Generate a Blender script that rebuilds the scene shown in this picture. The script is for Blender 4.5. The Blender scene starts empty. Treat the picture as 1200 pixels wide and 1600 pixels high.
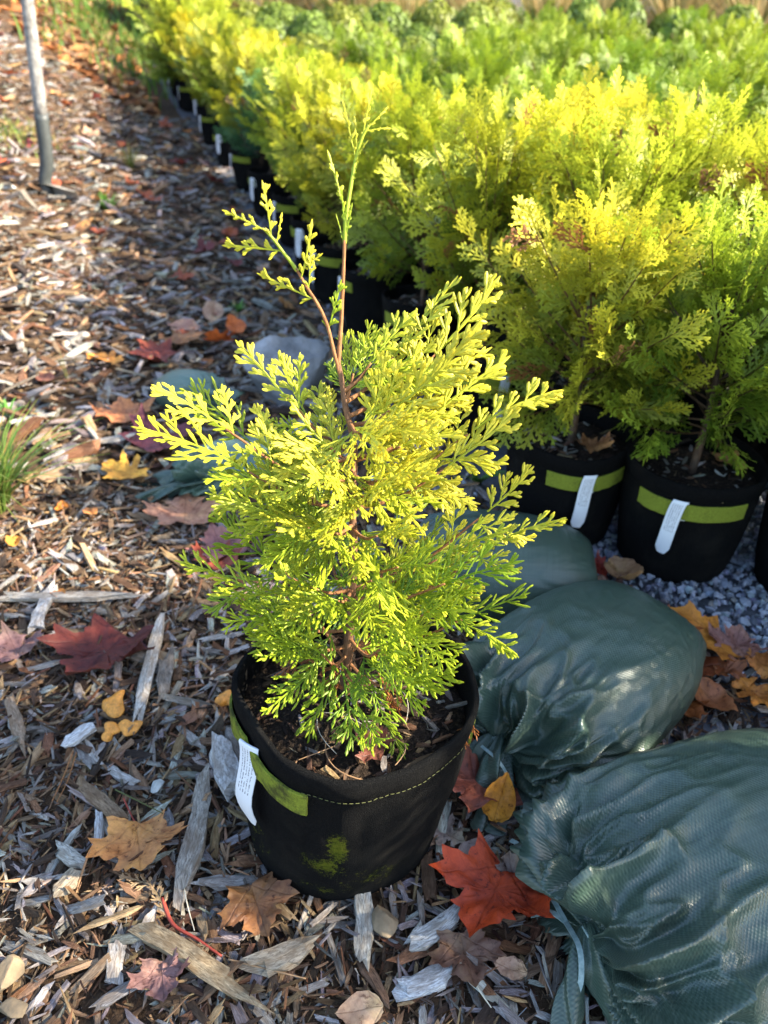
import bpy, math, random
import numpy as np
from mathutils import Vector, Matrix

R = math.radians
rng = np.random.default_rng(7)
random.seed(7)
scene = bpy.context.scene
COL = scene.collection

# ------------------------------------------------------------------ camera, sky, sun, exposure
CAM_H, PITCH, FPX = 0.78, R(33.0), 1150.0
cam_d = bpy.data.cameras.new('camera')
cam = bpy.data.objects.new('camera', cam_d)
COL.objects.link(cam)
cam.location = (0, 0, CAM_H)
cam.rotation_euler = (math.pi / 2 - PITCH, 0, 0)
cam_d.sensor_fit = 'VERTICAL'
cam_d.sensor_height = 24.0
cam_d.lens = 24.0 * FPX / 1600.0
cam_d.clip_start, cam_d.clip_end = 0.02, 400
cam_d.dof.use_dof = True
cam_d.dof.focus_distance = 0.69
cam_d.dof.aperture_fstop = 3.9
scene.camera = cam

SUN_AZ, SUN_EL = R(97), R(31)
world = bpy.data.worlds.new('World')
scene.world = world
world.use_nodes = True
wn = world.node_tree
sky = wn.nodes.new('ShaderNodeTexSky')
sky.sky_type = 'NISHITA'
sky.sun_disc = False
sky.sun_elevation = SUN_EL
sky.sun_rotation = SUN_AZ
bg = wn.nodes['Background']
bg.inputs['Strength'].default_value = 0.15
wn.links.new(sky.outputs[0], bg.inputs['Color'])

sun_d = bpy.data.lights.new('sun', 'SUN')
sun_d.energy = 4.6
sun_d.angle = R(0.5)
sun_d.color = (1.0, 0.90, 0.73)
sun = bpy.data.objects.new('sun', sun_d)
COL.objects.link(sun)
sv = Vector((math.sin(SUN_AZ) * math.cos(SUN_EL), math.cos(SUN_AZ) * math.cos(SUN_EL), math.sin(SUN_EL)))
sun.rotation_euler = sv.to_track_quat('Z', 'Y').to_euler()
sun.location = sv * 20

vs = scene.view_settings
vs.view_transform = 'Standard'
vs.look = 'None'
vs.exposure = 2.18
vs.gamma = 1.0
scene.cycles.use_denoising = True
scene.cycles.max_bounces = 7
scene.cycles.transmission_bounces = 4
scene.cycles.transparent_max_bounces = 6

# ------------------------------------------------------------------ helpers
def vnoise(P, seed=0):
    """value noise in 3-D, 0..1"""
    P = np.asarray(P, float)
    i = np.floor(P).astype(np.int64)
    f = P - i
    f = f * f * (3 - 2 * f)
    def h(a, b, c):
        n = (a * 374761393 + b * 668265263 + c * 2147483647 + seed * 1274126177) & 0xFFFFFFFF
        n = ((n ^ (n >> 13)) * 1274126177) & 0xFFFFFFFF
        n = ((n ^ (n >> 16)) * 2246822519) & 0xFFFFFFFF
        return ((n ^ (n >> 15)) & 0xFFFFFF) / float(0xFFFFFF)
    out = 0
    for dx in (0, 1):
        for dy in (0, 1):
            for dz in (0, 1):
                w = (f[..., 0] if dx else 1 - f[..., 0]) * (f[..., 1] if dy else 1 - f[..., 1]) * (f[..., 2] if dz else 1 - f[..., 2])
                out = out + w * h(i[..., 0] + dx, i[..., 1] + dy, i[..., 2] + dz)
    return out

def fbm(P, octv=4, seed=0):
    P = np.asarray(P, float)
    a, s, t = 0.5, 0, 0
    for k in range(octv):
        s = s + a * vnoise(P * 2 ** k, seed + k)
        t += a
        a *= 0.5
    return s / t

def sstep(x, a, b):
    t = np.clip((x - a) / (b - a), 0, 1)
    return t * t * (3 - 2 * t)

def softplus(x, k=12.0):
    return np.log1p(np.exp(np.clip(x * k, -40, 40))) / k

def row_x(y):                                   # left edge of the block of pots
    return 0.30 - 0.33 * (y - 1.12)

def height(x, y):
    x = np.asarray(x, float); y = np.asarray(y, float)
    d = row_x(y) - x
    floor = 0.066 * softplus(y - 3.2, 3)
    bank = sstep(y, 0.7, 2.6) * (0.34 * softplus(d - 0.42, 10)) + 0.30 * softplus(d - 1.7, 4) * sstep(y, 2, 5)
    bank = bank + 0.14 * softplus(y - 4.0, 3) * sstep(d, 0.3, 1.6)
    lump = 0.014 * (fbm(np.stack([x * 3, y * 3, x * 0], -1), 3, 5) - 0.5) * sstep(np.hypot(x, y - .55), .15, .5)
    hill = 0.30 * softplus(y - 9.6, 2)
    return floor + bank + lump + hill

def ray(px, py):
    xc, yc = (px - 600) / FPX, (800 - py) / FPX
    c, s = math.cos(PITCH), math.sin(PITCH)
    return np.array([xc, c + yc * s, -s + yc * c])

def G(px, py, dz=0.0):
    """where the line of sight of a photo point meets the ground"""
    d = ray(px, py)
    o = np.array([0, 0, CAM_H])
    below = lambda t: (o + d * t)[2] - dz <= height(*(o + d * t)[:2])
    t = 0.3
    while t < 40 and not below(t): t *= 1.06
    a, b = t / 1.06, t
    for _ in range(16):
        m = .5 * (a + b)
        if below(m): b = m
        else: a = m
    return o + d * b

def at(px, py, z):
    d = ray(px, py)
    return np.array([0, 0, CAM_H]) + d * ((z - CAM_H) / d[2])

def PY(px, py, y):
    d = ray(px, py)
    return np.array([0, 0, CAM_H]) + d * (y / d[1])

def mesh_np(name, V, quads=None, tris=None, uv=None, col=None, smooth=False, mats=None, midx=None):
    me = bpy.data.meshes.new(name)
    V = np.asarray(V, np.float32)
    me.vertices.add(len(V))
    me.vertices.foreach_set('co', V.ravel())
    idx, start, n = [], [], 0
    if quads is not None and len(quads):
        q = np.asarray(quads, np.int32)
        idx.append(q.ravel()); start.append(np.arange(len(q)) * 4); n += len(q) * 4
    if tris is not None and len(tris):
        t = np.asarray(tris, np.int32)
        idx.append(t.ravel()); start.append(n + np.arange(len(t)) * 3); n += len(t) * 3
    idx = np.concatenate(idx).astype(np.int32)
    start = np.concatenate(start).astype(np.int32)
    me.loops.add(len(idx))
    me.loops.foreach_set('vertex_index', idx)
    me.polygons.add(len(start))
    me.polygons.foreach_set('loop_start', start)
    me.polygons.foreach_set('use_smooth', np.full(len(start), smooth))
    if midx is not None:
        me.polygons.foreach_set('material_index', np.asarray(midx, np.int32))
    if uv is not None:
        l = me.uv_layers.new(name='UVMap')
        l.data.foreach_set('uv', np.asarray(uv, np.float32)[idx].ravel())
    if col is not None:
        c = np.asarray(col, np.float32)
        if c.shape[1] == 3:
            c = np.concatenate([c, np.ones((len(c), 1), np.float32)], 1)
        a = me.color_attributes.new('Col', 'FLOAT_COLOR', 'POINT')
        a.data.foreach_set('color', c.ravel())
    me.update(calc_edges=True)
    me.validate()
    for m in (mats or []):
        me.materials.append(m)
    return me

def obj(name, me, parent=None, loc=None, rot=None, mat=None):
    o = bpy.data.objects.new(name, me)
    COL.objects.link(o)
    if parent is not None:
        o.parent = parent
    if loc is not None: o.location = loc
    if rot is not None: o.rotation_euler = rot
    if mat is not None and me is not None and not len(me.materials):
        me.materials.append(mat)
    return o

def tag(o, label=None, cat=None, group=None, kind=None):
    if label: o['label'] = label
    if cat: o['category'] = cat
    if group: o['group'] = group
    if kind: o['kind'] = kind
    return o

def empty(name, loc, rz=0.0):
    o = obj(name, None, loc=tuple(loc))
    o.rotation_euler = (0, 0, rz)
    return o

def grid_quads(nu, nv, wrap_v=False):
    """grid of nu x nv vertices, index u*nv+v"""
    u = np.arange(nu - 1)[:, None]
    v = np.arange(nv if wrap_v else nv - 1)[None, :]
    v2 = (v + 1) % nv
    a = u * nv + v; b = u * nv + v2; c = (u + 1) * nv + v2; d = (u + 1) * nv + v
    return np.stack([a, b, c, d], -1).reshape(-1, 4)

def tube_arrays(pts, rad, ns=6, cap=True):
    pts = np.asarray(pts, float); n = len(pts)
    rad = np.broadcast_to(np.asarray(rad, float), (n,))
    T = np.gradient(pts, axis=0)
    T /= np.linalg.norm(T, axis=1)[:, None] + 1e-12
    ref = np.array([0, 0, 1.0]) if abs(T[0, 2]) < 0.9 else np.array([1.0, 0, 0])
    A = np.cross(T, ref); A /= np.linalg.norm(A, axis=1)[:, None] + 1e-12
    B = np.cross(T, A)
    th = np.arange(ns) / ns * 2 * math.pi
    V = pts[:, None] + rad[:, None, None] * (np.cos(th)[None, :, None] * A[:, None] + np.sin(th)[None, :, None] * B[:, None])
    V = V.reshape(-1, 3)
    Q = grid_quads(n, ns, True)
    Tr = np.zeros((0, 3), int)
    if cap:
        V = np.concatenate([V, pts[:1], pts[-1:]])
        k = np.arange(ns); k2 = (k + 1) % ns
        Tr = np.concatenate([np.stack([k2, k, np.full(ns, n * ns)], -1),
                             np.stack([(n - 1) * ns + k, (n - 1) * ns + k2, np.full(ns, n * ns + 1)], -1)])
    return V, Q, Tr

def spline(pts, n):
    """Catmull-Rom through pts"""
    p = np.asarray(pts, float)
    p = np.concatenate([2 * p[:1] - p[1:2], p, 2 * p[-1:] - p[-2:-1]])
    m = len(p) - 3
    t = np.linspace(0, m - 1e-6, n)
    i = t.astype(int); f = (t - i)[:, None]
    p0, p1, p2, p3 = p[i], p[i + 1], p[i + 2], p[i + 3]
    return 0.5 * (2 * p1 + (p2 - p0) * f + (2 * p0 - 5 * p1 + 4 * p2 - p3) * f ** 2 + (3 * p1 - p0 - 3 * p2 + p3) * f ** 3)

class Acc:
    """collects pieces of one mesh"""
    def __init__(s):
        s.V, s.Q, s.T, s.C, s.U, s.n = [], [], [], [], [], 0
    def add(s, V, Q=None, T=None, C=None, U=None):
        V = np.asarray(V, float)
        if Q is not None and len(Q): s.Q.append(np.asarray(Q) + s.n)
        if T is not None and len(T): s.T.append(np.asarray(T) + s.n)
        s.V.append(V); s.n += len(V)
        if C is not None: s.C.append(np.broadcast_to(np.asarray(C, float), (len(V), 3)))
        if U is not None: s.U.append(U)
    def mesh(s, name, mats=None, smooth=False):
        return mesh_np(name, np.concatenate(s.V), np.concatenate(s.Q) if s.Q else None, np.concatenate(s.T) if s.T else None,
                       uv=np.concatenate(s.U) if s.U else None, col=np.concatenate(s.C) if s.C else None, smooth=smooth, mats=mats)

# ------------------------------------------------------------------ materials
class NT:
    def __init__(s, name):
        s.m = bpy.data.materials.new(name)
        s.m.use_nodes = True
        s.t = s.m.node_tree
        s.p = s.t.nodes['Principled BSDF']
        s.out = s.t.nodes['Material Output']
    def n(s, typ, **kw):
        nd = s.t.nodes.new('ShaderNode' + typ)
        for k, v in kw.items():
            if k.startswith('i_'):
                key = k[2:]
                nd.inputs[int(key) if key.isdigit() else key.replace('_', ' ')].default_value = v
            else:
                setattr(nd, k, v)
        return nd
    def l(s, a, b): s.t.links.new(a, b)
    def ramp(s, fac, stops, interp='LINEAR'):
        r = s.n('ValToRGB')
        r.color_ramp.interpolation = interp
        e = r.color_ramp.elements
        while len(e) < len(stops): e.new(0.5)
        for el, (pos, c) in zip(e, stops):
            el.position = pos
            el.color = (*c, 1) if len(c) == 3 else c
        s.l(fac, r.inputs[0])
        return r.outputs[0]
    def noise(s, vec, scale, detail=4, rough=0.55, dist=0.0):
        nd = s.n('TexNoise', i_Scale=scale, i_Detail=detail, i_Roughness=rough, i_Distortion=dist)
        if vec is not None: s.l(vec, nd.inputs['Vector'])
        return nd.outputs[0]
    def mix(s, fac, a, b, blend='MIX'):
        m = s.n('Mix', data_type='RGBA', blend_type=blend)
        for sock, v in ((m.inputs[0], fac), (m.inputs[6], a), (m.inputs[7], b)):
            if hasattr(v, 'default_value') or hasattr(v, 'is_linked'): s.l(v, sock)
            elif isinstance(v, (int, float)): sock.default_value = v
            else: sock.default_value = (*v, 1)
        return m.outputs[2]
    def math(s, op, a, b=None, c=None):
        m = s.n('Math', operation=op)
        for i, v in enumerate((a, b, c)):
            if v is None: continue
            if isinstance(v, (int, float)): m.inputs[i].default_value = v
            else: s.l(v, m.inputs[i])
        return m.outputs[0]
    def map(s, vec, scale=(1, 1, 1), loc=(0, 0, 0), rot=(0, 0, 0)):
        m = s.n('Mapping')
        m.inputs['Scale'].default_value = scale; m.inputs['Location'].default_value = loc; m.inputs['Rotation'].default_value = rot
        s.l(vec, m.inputs['Vector'])
        return m.outputs[0]
    def bump(s, h, strength=0.4, dist=0.002):
        b = s.n('Bump', i_Strength=strength, i_Distance=dist)
        s.l(h, b.inputs['Height'])
        s.l(b.outputs[0], s.p.inputs['Normal'])
        return b
    def base(s, c, rough=0.7, spec=0.3):
        if isinstance(c, tuple): s.p.inputs['Base Color'].default_value = (*c, 1)
        else: s.l(c, s.p.inputs['Base Color'])
        if isinstance(rough, (int, float)): s.p.inputs['Roughness'].default_value = rough
        else: s.l(rough, s.p.inputs['Roughness'])
        s.p.inputs['Specular IOR Level'].default_value = spec
        return s.m
    def coord(s, which='Object'): return s.n('TexCoord').outputs[which]
    def attr(s, name='Col'): return s.n('Attribute', attribute_name=name).outputs['Color']
    def objrand(s): return s.n('ObjectInfo').outputs['Random']
    def objcol(s): return s.n('ObjectInfo').outputs['Color']
    def translucent(s, color, fac):
        tr = s.n('BsdfTranslucent')
        s.l(color, tr.inputs['Color'])
        mx = s.n('MixShader')
        mx.inputs[0].default_value = fac
        s.l(s.p.outputs[0], mx.inputs[1]); s.l(tr.outputs[0], mx.inputs[2])
        s.l(mx.outputs[0], s.out.inputs['Surface'])

def m_ground():
    k = NT('mulch_soil'); o = k.coord()
    a = k.noise(o, 9, 6, 0.65); b = k.noise(o, 90, 5, 0.7)
    c = k.ramp(b, [(0.25, (0.012, 0.008, 0.006)), (0.5, (0.055, 0.035, 0.022)), (0.72, (0.16, 0.105, 0.065)), (0.85, (0.26, 0.22, 0.18))])
    c = k.mix(k.ramp(a, [(0.35, (0, 0, 0)), (0.65, (1, 1, 1))]), c, (0.10, 0.062, 0.036), 'MIX')
    k.bump(k.math('ADD', b, a), 0.9, 0.012)
    return k.base(c, 0.95, 0.1)

def wood_nodes(k, basecol):
    uv = k.coord('UV')
    g = k.noise(k.map(uv, (6, 70, 1)), 1.0, 6, 0.7, 0.6)
    g2 = k.noise(k.map(uv, (2, 14, 1)), 1.0, 4, 0.6, 0.4)
    c = k.mix(1.0, basecol, k.ramp(g, [(0.32, (0.2, 0.18, 0.17)), (0.5, (0.8, 0.79, 0.77)), (0.68, (1.35, 1.35, 1.33))]), 'MULTIPLY')
    c = k.mix(k.ramp(g2, [(0.42, (0, 0, 0)), (0.62, (0.75,) * 3)]), c, k.mix(1.0, basecol, (0.48, 0.4, 0.33), 'MULTIPLY'), 'MIX')
    k.bump(k.math('ADD', g, k.math('MULTIPLY', g2, 0.6)), 0.8, 0.0016)
    return k.base(c, 0.85, 0.18)

def m_chips():
    k = NT('wood_mulch')
    return wood_nodes(k, k.attr())

def m_chip_piece():
    k = NT('weathered_wood_piece')
    return wood_nodes(k, k.objcol())

def m_gravel():
    k = NT('blue_grey_stone'); o = k.coord()
    r = k.objrand()
    n = k.noise(o, 160, 5, 0.65); n2 = k.noise(o, 25, 3)
    c = k.mix(1.0, k.attr(), k.ramp(n, [(0.3, (0.55,) * 3), (0.7, (1.25,) * 3)]), 'MULTIPLY')
    c = k.mix(1.0, c, k.ramp(n2, [(0.3, (0.75, 0.75, 0.78)), (0.7, (1.1, 1.08, 1.05))]), 'MULTIPLY')
    k.bump(n, 0.4, 0.002)
    return k.base(c, 0.8, 0.25)

def m_rock():
    k = NT('grey_rock'); o = k.coord()
    n = k.noise(o, 14, 8, 0.65); n2 = k.noise(o, 120, 4, 0.7)
    c = k.ramp(n, [(0.3, (0.10, 0.105, 0.11)), (0.5, (0.23, 0.235, 0.245)), (0.7, (0.36, 0.36, 0.365))])
    k.bump(k.math('ADD', n, k.math('MULTIPLY', n2, 0.25)), 0.6, 0.012)
    return k.base(c, 0.85, 0.2)

def m_felt():
    k = NT('black_felt'); o = k.coord()
    n = k.noise(o, 420, 3, 0.8); n2 = k.noise(o, 16, 5, 0.6); n3 = k.noise(o, 1100, 2, 0.7)
    c = k.ramp(n, [(0.3, (0.003, 0.003, 0.0032)), (0.68, (0.009, 0.009, 0.009)), (0.82, (0.04, 0.037, 0.03))])
    c = k.mix(k.ramp(k.noise(o, 900, 3, .8), [(0.5, (0, 0, 0)), (0.75, (0.6,) * 3)]), c, (0.030, 0.029, 0.027))
    c = k.mix(k.ramp(n2, [(0.5, (0, 0, 0)), (0.78, (0.5,) * 3)]), c, (0.032, 0.029, 0.023))
    # specks of grit
    sp = k.n('TexVoronoi', i_Scale=260.0); k.l(o, sp.inputs['Vector'])
    c = k.mix(k.ramp(sp.outputs['Distance'], [(0.04, (0.5,) * 3), (0.09, (0, 0, 0))]), c, (0.12, 0.10, 0.07))
    k.bump(k.math('ADD', n, n3), 1.0, 0.004)
    return k, o, c

def m_felt_plain():
    k, o, c = m_felt()
    return k.base(c, 0.95, 0.08)

def m_felt_mossy():
    """felt of the near pot with patches of moss on its front"""
    k, o, c = m_felt()
    k.m.name = 'mossy_black_felt'
    def patch(cx, cy, cz, sx, sz):
        m = k.map(o, (1 / sx, 1 / sx, 1 / sz), (-cx / sx, -cy / sx, -cz / sz))
        v = k.n('VectorMath', operation='LENGTH'); k.l(m, v.inputs[0])
        return k.math('SUBTRACT', 1.0, v.outputs['Value'])
    ps = [patch(-0.018, -0.116, 0.118, 0.016, 0.036), patch(-0.032, -0.105, 0.085, 0.030, 0.026), patch(0.012, -0.107, 0.052, 0.055, 0.03),
          patch(-0.095, -0.045, 0.06, 0.05, 0.06), patch(-0.035, -0.10, 0.035, 0.045, 0.02)]
    w = (1.0, 0.95, 0.42, 0.40, 0.4)
    tot = None
    for p, ww in zip(ps, w):
        q = k.math('MULTIPLY', k.math('MAXIMUM', p, 0.0), ww)
        tot = q if tot is None else k.math('MAXIMUM', tot, q)
    nn = k.noise(o, 330, 6, 0.85); nb = k.noise(o, 60, 5, 0.75)
    f = k.math('ADD', k.math('MULTIPLY', k.math('ADD', k.math('MULTIPLY', nn, 1.3), k.math('MULTIPLY', nb, .9)), 0.5), k.math('MULTIPLY', tot, 0.30))
    mask = k.ramp(f, [(0.66, (0, 0, 0)), (0.74, (1, 1, 1))])
    mask = k.mix(1.0, mask, k.ramp(tot, [(0.0, (0, 0, 0)), (0.06, (1, 1, 1))]), 'MULTIPLY')
    mc = k.ramp(k.noise(o, 160, 4, .7), [(0.3, (0.04, 0.055, 0.006)), (0.55, (0.13, 0.145, 0.012)), (0.75, (0.16, 0.12, 0.02))])
    c = k.mix(mask, c, mc)
    return k.base(c, 0.95, 0.08)

def m_lime(dirty):
    k = NT('lime_webbing' + ('_worn' if dirty else '')); o = k.coord()
    n = k.noise(o, 600, 3, 0.7); n2 = k.noise(o, 45, 5, 0.7)
    c = k.ramp(n, [(0.3, (0.11, 0.135, 0.014)), (0.7, (0.23, 0.265, 0.03))])
    lo = 0.46 if dirty else 0.56
    c = k.mix(k.ramp(n2, [(lo, (0, 0, 0)), (lo + 0.16, (0.85,) * 3)]), c, (0.035, 0.032, 0.012))
    k.bump(n, 0.5, 0.001)
    return k.base(c, 0.85, 0.15)

def m_tag():
    k = NT('printed_white_tag'); uv = k.coord('UV')
    # v runs down the tag; rows of fine illegible print on the lower part
    sx = k.n('SeparateXYZ'); k.l(uv, sx.inputs[0])
    u, v = sx.outputs[0], sx.outputs[1]
    rows = k.math('FRACT', k.math('MULTIPLY', u, 7.0))
    inrow = k.math('MULTIPLY', k.math('GREATER_THAN', rows, 0.3), k.math('LESS_THAN', rows, 0.68))
    nz = k.noise(k.map(uv, (9, 90, 1)), 1.0, 2, 0.6)
    ink = k.math('MULTIPLY', inrow, k.math('GREATER_THAN', nz, 0.49))
    ink = k.math('MULTIPLY', ink, k.math('MULTIPLY', k.math('GREATER_THAN', v, 0.55), k.math('LESS_THAN', v, 0.84)))
    ink = k.math('MULTIPLY', ink, k.math('MULTIPLY', k.math('GREATER_THAN', u, 0.12), k.math('LESS_THAN', u, 0.9)))
    c = k.mix(k.math('MULTIPLY', ink, 0.85), (0.66, 0.68, 0.70), (0.10, 0.10, 0.12))
    d = k.noise(uv, 7, 5)
    c = k.mix(k.ramp(d, [(0.55, (0, 0, 0)), (0.8, (0.25,) * 3)]), c, (0.45, 0.42, 0.36))
    return k.base(c, 0.45, 0.4)

def m_soil():
    k = NT('potting_soil'); o = k.coord()
    n = k.noise(o, 70, 6, 0.75); n2 = k.noise(o, 240, 4, 0.7)
    c = k.ramp(n2, [(0.3, (0.010, 0.0075, 0.006)), (0.55, (0.04, 0.028, 0.02)), (0.75, (0.14, 0.10, 0.065))])
    k.bump(k.math('ADD', n, n2), 1.0, 0.01)
    return k.base(c, 0.95, 0.12)

def m_bag(name='woven_green_plastic', gain=1.0):
    k = NT(name); uv = k.coord('UV'); o = k.coord()
    s = k.n('SeparateXYZ'); k.l(uv, s.inputs[0])
    wob = k.noise(k.map(uv, (40, 40, 1)), 1.0, 2)
    f = 2 * math.pi / 0.0040
    a = k.math('SINE', k.math('ADD', k.math('MULTIPLY', s.outputs[0], f), k.math('MULTIPLY', wob, 2.0)))
    b = k.math('SINE', k.math('ADD', k.math('MULTIPLY', s.outputs[1], f), k.math('MULTIPLY', wob, 2.0)))
    weave = k.math('MULTIPLY', a, b)
    # tapes differ from one to the next along both directions
    t1 = k.noise(k.map(uv, (14, 420, 1)), 1.0, 1, 0.5); t2 = k.noise(k.map(uv, (420, 14, 1)), 1.0, 1, 0.5)
    tape = k.math('ADD', t1, t2)
    big = k.noise(o, 9, 5, 0.6)
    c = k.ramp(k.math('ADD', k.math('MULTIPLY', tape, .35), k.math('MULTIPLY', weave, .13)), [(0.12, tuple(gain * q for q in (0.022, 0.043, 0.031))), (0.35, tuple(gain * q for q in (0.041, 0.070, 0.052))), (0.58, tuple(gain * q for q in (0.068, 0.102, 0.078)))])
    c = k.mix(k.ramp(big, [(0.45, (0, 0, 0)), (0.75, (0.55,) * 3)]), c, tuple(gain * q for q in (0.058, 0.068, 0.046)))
    dirt = k.noise(o, 38, 7, 0.8)
    c = k.mix(k.ramp(dirt, [(0.60, (0, 0, 0)), (0.75, (0.5,) * 3)]), c, (0.07, 0.055, 0.035))
    rough = k.ramp(k.math('ADD', k.math('MULTIPLY', big, 0.6), k.math('MULTIPLY', t1, 0.4)), [(0.3, (0.27,) * 3), (0.7, (0.46,) * 3)])
    h = k.math('ADD', k.math('MULTIPLY', weave, 0.35), k.math('MULTIPLY', tape, 0.4))
    k.bump(h, 0.42, 0.0010)
    return k.base(c, rough, 0.55)

def m_strap():
    k = NT('pale_green_strap'); o = k.coord()
    n = k.noise(o, 200, 3)
    return k.base(k.ramp(n, [(0.3, (0.14, 0.21, 0.20)), (0.7, (0.28, 0.36, 0.34))]), 0.4, 0.4)

def m_foliage(name, colsrc='object'):
    k = NT(name); o = k.coord()
    tip = k.attr()
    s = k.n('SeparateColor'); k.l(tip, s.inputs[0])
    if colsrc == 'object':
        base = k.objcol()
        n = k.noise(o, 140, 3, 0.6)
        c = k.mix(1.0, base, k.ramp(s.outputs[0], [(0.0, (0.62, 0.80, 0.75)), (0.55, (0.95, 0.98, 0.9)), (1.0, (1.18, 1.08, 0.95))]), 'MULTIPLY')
        c = k.mix(1.0, c, k.ramp(n, [(0.3, (0.86, 0.9, 0.8)), (0.7, (1.1, 1.06, 1.0))]), 'MULTIPLY')
    else:
        r = k.objrand()
        c = k.mix(1.0, tip, k.ramp(r, [(0.0, (0.72, 0.88, 0.85)), (0.5, (1.0, 1.0, 1.0)), (1.0, (1.22, 1.05, 0.9))]), 'MULTIPLY')
    k.base(c, 0.5, 0.35)
    k.translucent(c, 0.30)
    return k.m

def m_bark(name, c0, c1):
    k = NT(name); o = k.coord()
    n = k.noise(k.map(o, (1, 1, .25)), 260, 5, 0.7)
    k.bump(n, 0.7, 0.002)
    return k.base(k.ramp(n, [(0.3, c0), (0.7, c1)]), 0.8, 0.2)

def m_leaf():
    """fallen leaf: own colour, radiating darker veins, blotches"""
    k = NT('fallen_leaf'); uv = k.coord('UV'); oc = k.objcol(); o = k.coord()
    s = k.n('SeparateXYZ'); k.l(uv, s.inputs[0])
    ax = k.math('ABSOLUTE', s.outputs[0])
    ang = k.math('ARCTAN2', s.outputs[1], ax)           # 90 deg = mid rib
    rad = k.math('SQRT', k.math('ADD', k.math('MULTIPLY', ax, ax), k.math('MULTIPLY', s.outputs[1], s.outputs[1])))
    vein = None
    for a in (90, 41, -8):
        d = k.math('MULTIPLY', k.math('ABSOLUTE', k.math('SUBTRACT', ang, R(a))), rad)
        v = k.math('SUBTRACT', 1.0, k.math('DIVIDE', d, 0.022))
        v = k.math('MAXIMUM', v, 0.0)
        vein = v if vein is None else k.math('MAXIMUM', vein, v)
    side = k.math('FRACT', k.math('ADD', k.math('MULTIPLY', rad, 7.0), k.math('MULTIPLY', ang, 2.2)))
    side = k.math('MULTIPLY', k.math('LESS_THAN', side, 0.09), 0.35)
    vein = k.math('MAXIMUM', vein, side)
    n = k.noise(o, 24, 5, 0.65); n2 = k.noise(o, 150, 4, 0.7)
    c = k.mix(1.0, oc, k.ramp(n, [(0.3, (0.55, 0.42, 0.4)), (0.5, (1.0, 1.0, 1.0)), (0.72, (1.3, 1.42, 1.1))]), 'MULTIPLY')
    c = k.mix(k.math('MULTIPLY', vein, 0.45), c, k.mix(1.0, c, (0.45, 0.38, 0.35), 'MULTIPLY'))
    c = k.mix(k.ramp(n2, [(0.58, (0, 0, 0)), (0.66, (0.75,) * 3)]), c, k.mix(1.0, c, (0.22, 0.16, 0.14), 'MULTIPLY'))
    n4 = k.noise(o, 70, 5, .7)
    c = k.mix(k.ramp(n4, [(0.45, (0, 0, 0)), (0.65, (0.6,) * 3)]), c, k.mix(1.0, c, (0.55, 0.42, 0.38), 'MULTIPLY'))
    k.bump(k.math('ADD', k.math('MULTIPLY', vein, -0.6), n2), 0.5, 0.002)
    k.base(c, 0.52, 0.35)
    k.translucent(c, 0.2)
    return k.m

def m_flat(name, c, rough=0.7, spec=0.3, var=0.25, scale=60):
    k = NT(name); o = k.coord()
    n = k.noise(o, scale, 5, 0.65)
    lo = tuple(x * (1 - var) for x in c); hi = tuple(min(1, x * (1 + var)) for x in c)
    k.bump(n, 0.3, 0.003)
    return k.base(k.ramp(n, [(0.3, lo), (0.7, hi)]), rough, spec)

def m_grass():
    k = NT('grass_blade')
    c = k.attr()
    k.base(c, 0.45, 0.3)
    k.translucent(c, 0.4)
    return k.m

M = dict(ground=m_ground(), chips=m_chips(), piece=m_chip_piece(), gravel=m_gravel(), rock=m_rock(), felt=m_felt_plain(), moss=m_felt_mossy(),
         lime=m_lime(False), lime_worn=m_lime(True), tag=m_tag(), soil=m_soil(), bag=m_bag(), sunlit_bag=m_bag('sunlit_tone_woven_plastic', 1.8), strap=m_strap(),  # far bags: paler copy of the bag colour with sunlight painted in
         spray=m_foliage('golden_scale_foliage'), crown=m_foliage('shrub_foliage', 'vertex'), leaf=m_leaf(), grass=m_grass(),
         bark=m_bark('reddish_bark', (0.07, 0.035, 0.02), (0.24, 0.125, 0.065)), twig=m_bark('orange_twig', (0.15, 0.06, 0.022), (0.36, 0.17, 0.07)),
         stem=m_bark('dark_stem', (0.04, 0.025, 0.016), (0.13, 0.085, 0.055)), stitch=m_flat('lime_thread', (0.085, 0.09, 0.028), 0.8),
         handle=m_flat('weathered_handle', (0.20, 0.19, 0.175), 0.9, 0.1, 0.6, 45), steel=m_flat('dull_steel', (0.05, 0.055, 0.052), 0.5, 0.4, 0.3, 40),
         blade=m_flat('muddy_steel', (0.34, 0.31, 0.26), 0.7, 0.3, 0.3, 50), mush=m_flat('orange_cap', (0.60, 0.24, 0.035), 0.45, 0.4, 0.35, 220),
         needle=m_flat('dry_needle', (0.34, 0.20, 0.10), 0.7), root=m_flat('pale_root', (0.50, 0.45, 0.34), 0.7), redtwig=m_flat('red_twig', (0.30, 0.05, 0.03), 0.6),
         perlite=m_flat('white_bit', (0.75, 0.75, 0.74), 0.8), plastic=m_flat('black_plastic', (0.022, 0.022, 0.025), 0.5, 0.4), yellowstone=m_flat('tan_stone', (0.19, 0.14, 0.085), 0.8, 0.2, 0.3, 50))
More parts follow.
